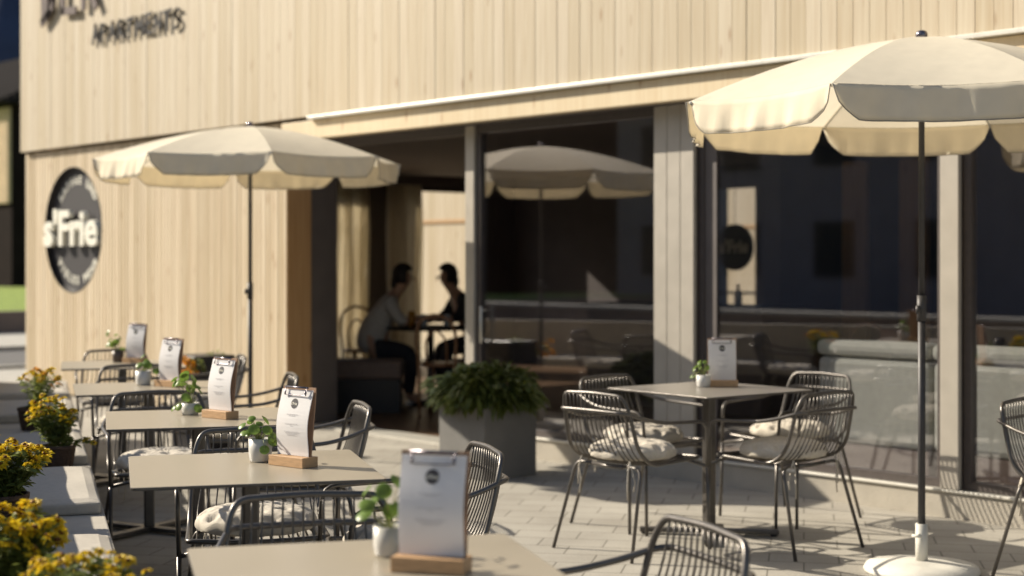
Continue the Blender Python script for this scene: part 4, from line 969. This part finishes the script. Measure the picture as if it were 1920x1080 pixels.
# ------------------------------------------------------------------ people at the indoor table
def skin(name, verts, edges, m, parent, sub=2):
    me = bpy.data.meshes.new(name); me.from_pydata([v[0] for v in verts], edges, []); o = bpy.data.objects.new(name, me); COL.objects.link(o)
    md = o.modifiers.new('s', 'SKIN'); sd = o.modifiers.new('u', 'SUBSURF'); sd.levels = sub; sd.render_levels = sub
    for i, v in enumerate(verts):
        r = v[1] if isinstance(v[1], tuple) else (v[1], v[1]); me.skin_vertices[0].data[i].radius = r
    me.skin_vertices[0].data[0].use_root = True
    dg = bpy.context.evaluated_depsgraph_get(); me2 = bpy.data.meshes.new_from_object(o.evaluated_get(dg)); bpy.data.objects.remove(o)
    me2.materials.clear(); me2.materials.append(m)
    for p in me2.polygons: p.use_smooth = True
    o2 = bpy.data.objects.new(name, me2); COL.objects.link(o2); o2.parent = parent; return o2
def person(loc, rz, label, shirt, lean=0.22):
    t = empty('person', loc, rz, label, 'person')      # faces +x, seated, forearms on the table
    V = [((0, 0, 0.50), (0.14, 0.12)), ((lean*0.4, 0, 0.72), (0.12, 0.15)), ((lean*0.95, 0, 0.95), (0.10, 0.17)), ((lean*1.25, 0, 1.06), 0.055), ((lean*1.45, 0, 1.13), 0.06), ((lean*1.55+0.02, 0, 1.21), (0.095, 0.080)), ((lean*1.55+0.01, 0, 1.29), (0.06, 0.06))]
    E = [(0, 1), (1, 2), (2, 3), (3, 4), (4, 5), (5, 6)]
    for s in (1, -1):
        n = len(V); sh = (lean*1.0, s*0.17, 0.985); V += [(sh, 0.058), ((lean+0.10, s*0.235, 0.80), 0.045), ((lean+0.33, s*0.13, 0.80), 0.034), ((lean+0.40, s*0.09, 0.81), (0.028, 0.018))]
        E += [(2, n), (n, n+1), (n+1, n+2), (n+2, n+3)]
        for q in range(4):
            k = len(V); y = s*0.09+(q-1.5)*0.018; V += [((lean+0.45, y, 0.812-0.004*q), 0.0085), ((lean+0.48, y, 0.80-0.004*q), 0.0075)]; E += [(n+3, k), (k, k+1)]
        k = len(V); V += [((lean+0.41, s*0.05, 0.825), 0.009)]; E += [(n+3, k)]
        k = len(V); V += [((0.20, s*0.11, 0.53), 0.085), ((0.44, s*0.13, 0.50), 0.062), ((0.44, s*0.13, 0.25), 0.05), ((0.42, s*0.13, 0.08), 0.038), ((0.53, s*0.14, 0.04), (0.035, 0.03))]
        E += [(0, k), (k, k+1), (k+1, k+2), (k+2, k+3), (k+3, k+4)]
    skin('body', V, E, M['skin'], t)
    SV = [((0, 0, 0.47), (0.155, 0.14)), ((lean*0.4, 0, 0.72), (0.135, 0.165)), ((lean*0.95, 0, 0.95), (0.112, 0.185)), ((lean*1.15, 0, 1.02), 0.07)]; SE = [(0, 1), (1, 2), (2, 3)]
    for s in (1, -1):
        n = len(SV); SV += [((lean, s*0.17, 0.985), 0.072), ((lean+0.09, s*0.24, 0.82), 0.060), ((lean+0.17, s*0.21, 0.80), 0.052)]; SE += [(2, n), (n, n+1), (n+1, n+2)]
    skin('shirt', SV, SE, shirt, t)
    TV = [((0, 0, 0.49), (0.16, 0.15))]; TE = []
    for s in (1, -1):
        n = len(TV); TV += [((0.20, s*0.11, 0.53), 0.098), ((0.45, s*0.13, 0.50), 0.075), ((0.44, s*0.13, 0.25), 0.064), ((0.42, s*0.13, 0.10), 0.058)]; TE += [(0, n), (n, n+1), (n+1, n+2), (n+2, n+3)]
    skin('trousers', TV, TE, M['trouser'], t)
    bm = bmesh.new(); hx = lean*1.55+0.02
    bmesh.ops.create_uvsphere(bm, u_segments=20, v_segments=14, radius=1.0)
    for v in bm.verts:
        c = v.co.copy(); v.co = Vector((hx-0.022+c.x*0.108, c.y*0.098, 1.245+c.z*0.118)); 
        if c.x > 0.35 and c.z < 0.35: v.co.x -= 0.07*(c.x-0.35)*1.6
    bmesh.ops.create_icosphere(bm, subdivisions=2, radius=0.05, matrix=Matrix.Translation((hx-0.10, 0, 1.17)) @ Matrix.Diagonal((0.8, 1.1, 1.6, 1)))
    finish('hair', bm, M['hair'], t, smooth=True)
    bm = bmesh.new()
    for s in (1, -1): bmesh.ops.create_icosphere(bm, subdivisions=2, radius=0.010, matrix=Matrix.Translation((hx+0.083, s*0.03, 1.215)))
    finish('eyes', bm, M['hair'], t); bm = bmesh.new(); tube(bm, [(hx+0.085, 0, 1.215), (hx+0.095, 0, 1.188), (hx+0.088, 0, 1.18)], [0.004, 0.008, 0.005], 8); finish('nose', bm, M['skin'], t, smooth=True)
    return t
person(W(-1.42, 14.75, 0.013), yaw(1, 0.1), 'person with dark tied hair and white shirt leaning over the indoor table', M['shirt'], 0.24)
person(W(-0.27, 15.6, 0.013), yaw(-1, -0.35), 'person with dark hair and black top seated before the bright window', M['shirt2'], 0.26)
for (p, l) in ((W(-1.42, 14.75, 0.013), 'low round stool under the person in the white shirt'), (W(-0.27, 15.6, 0.013), 'low round stool under the person in the black top')):
    t = empty('stool', p, 0, l, 'stool', 'stools at the indoor table')
    bm = bmesh.new(); lathe(bm, [(0, 0.34), (0.17, 0.34), (0.18, 0.36), (0.17, 0.385), (0, 0.39)], 24); finish('seat', bm, M['brownsofa'], t, smooth=True)
    for k in range(4):
        a = R(45+90*k); bm = bmesh.new(); tube(bm, [(0.11*math.cos(a), 0.11*math.sin(a), 0.34), (0.16*math.cos(a), 0.16*math.sin(a), 0)], 0.012, 8); finish('leg', bm, M['black'], t)
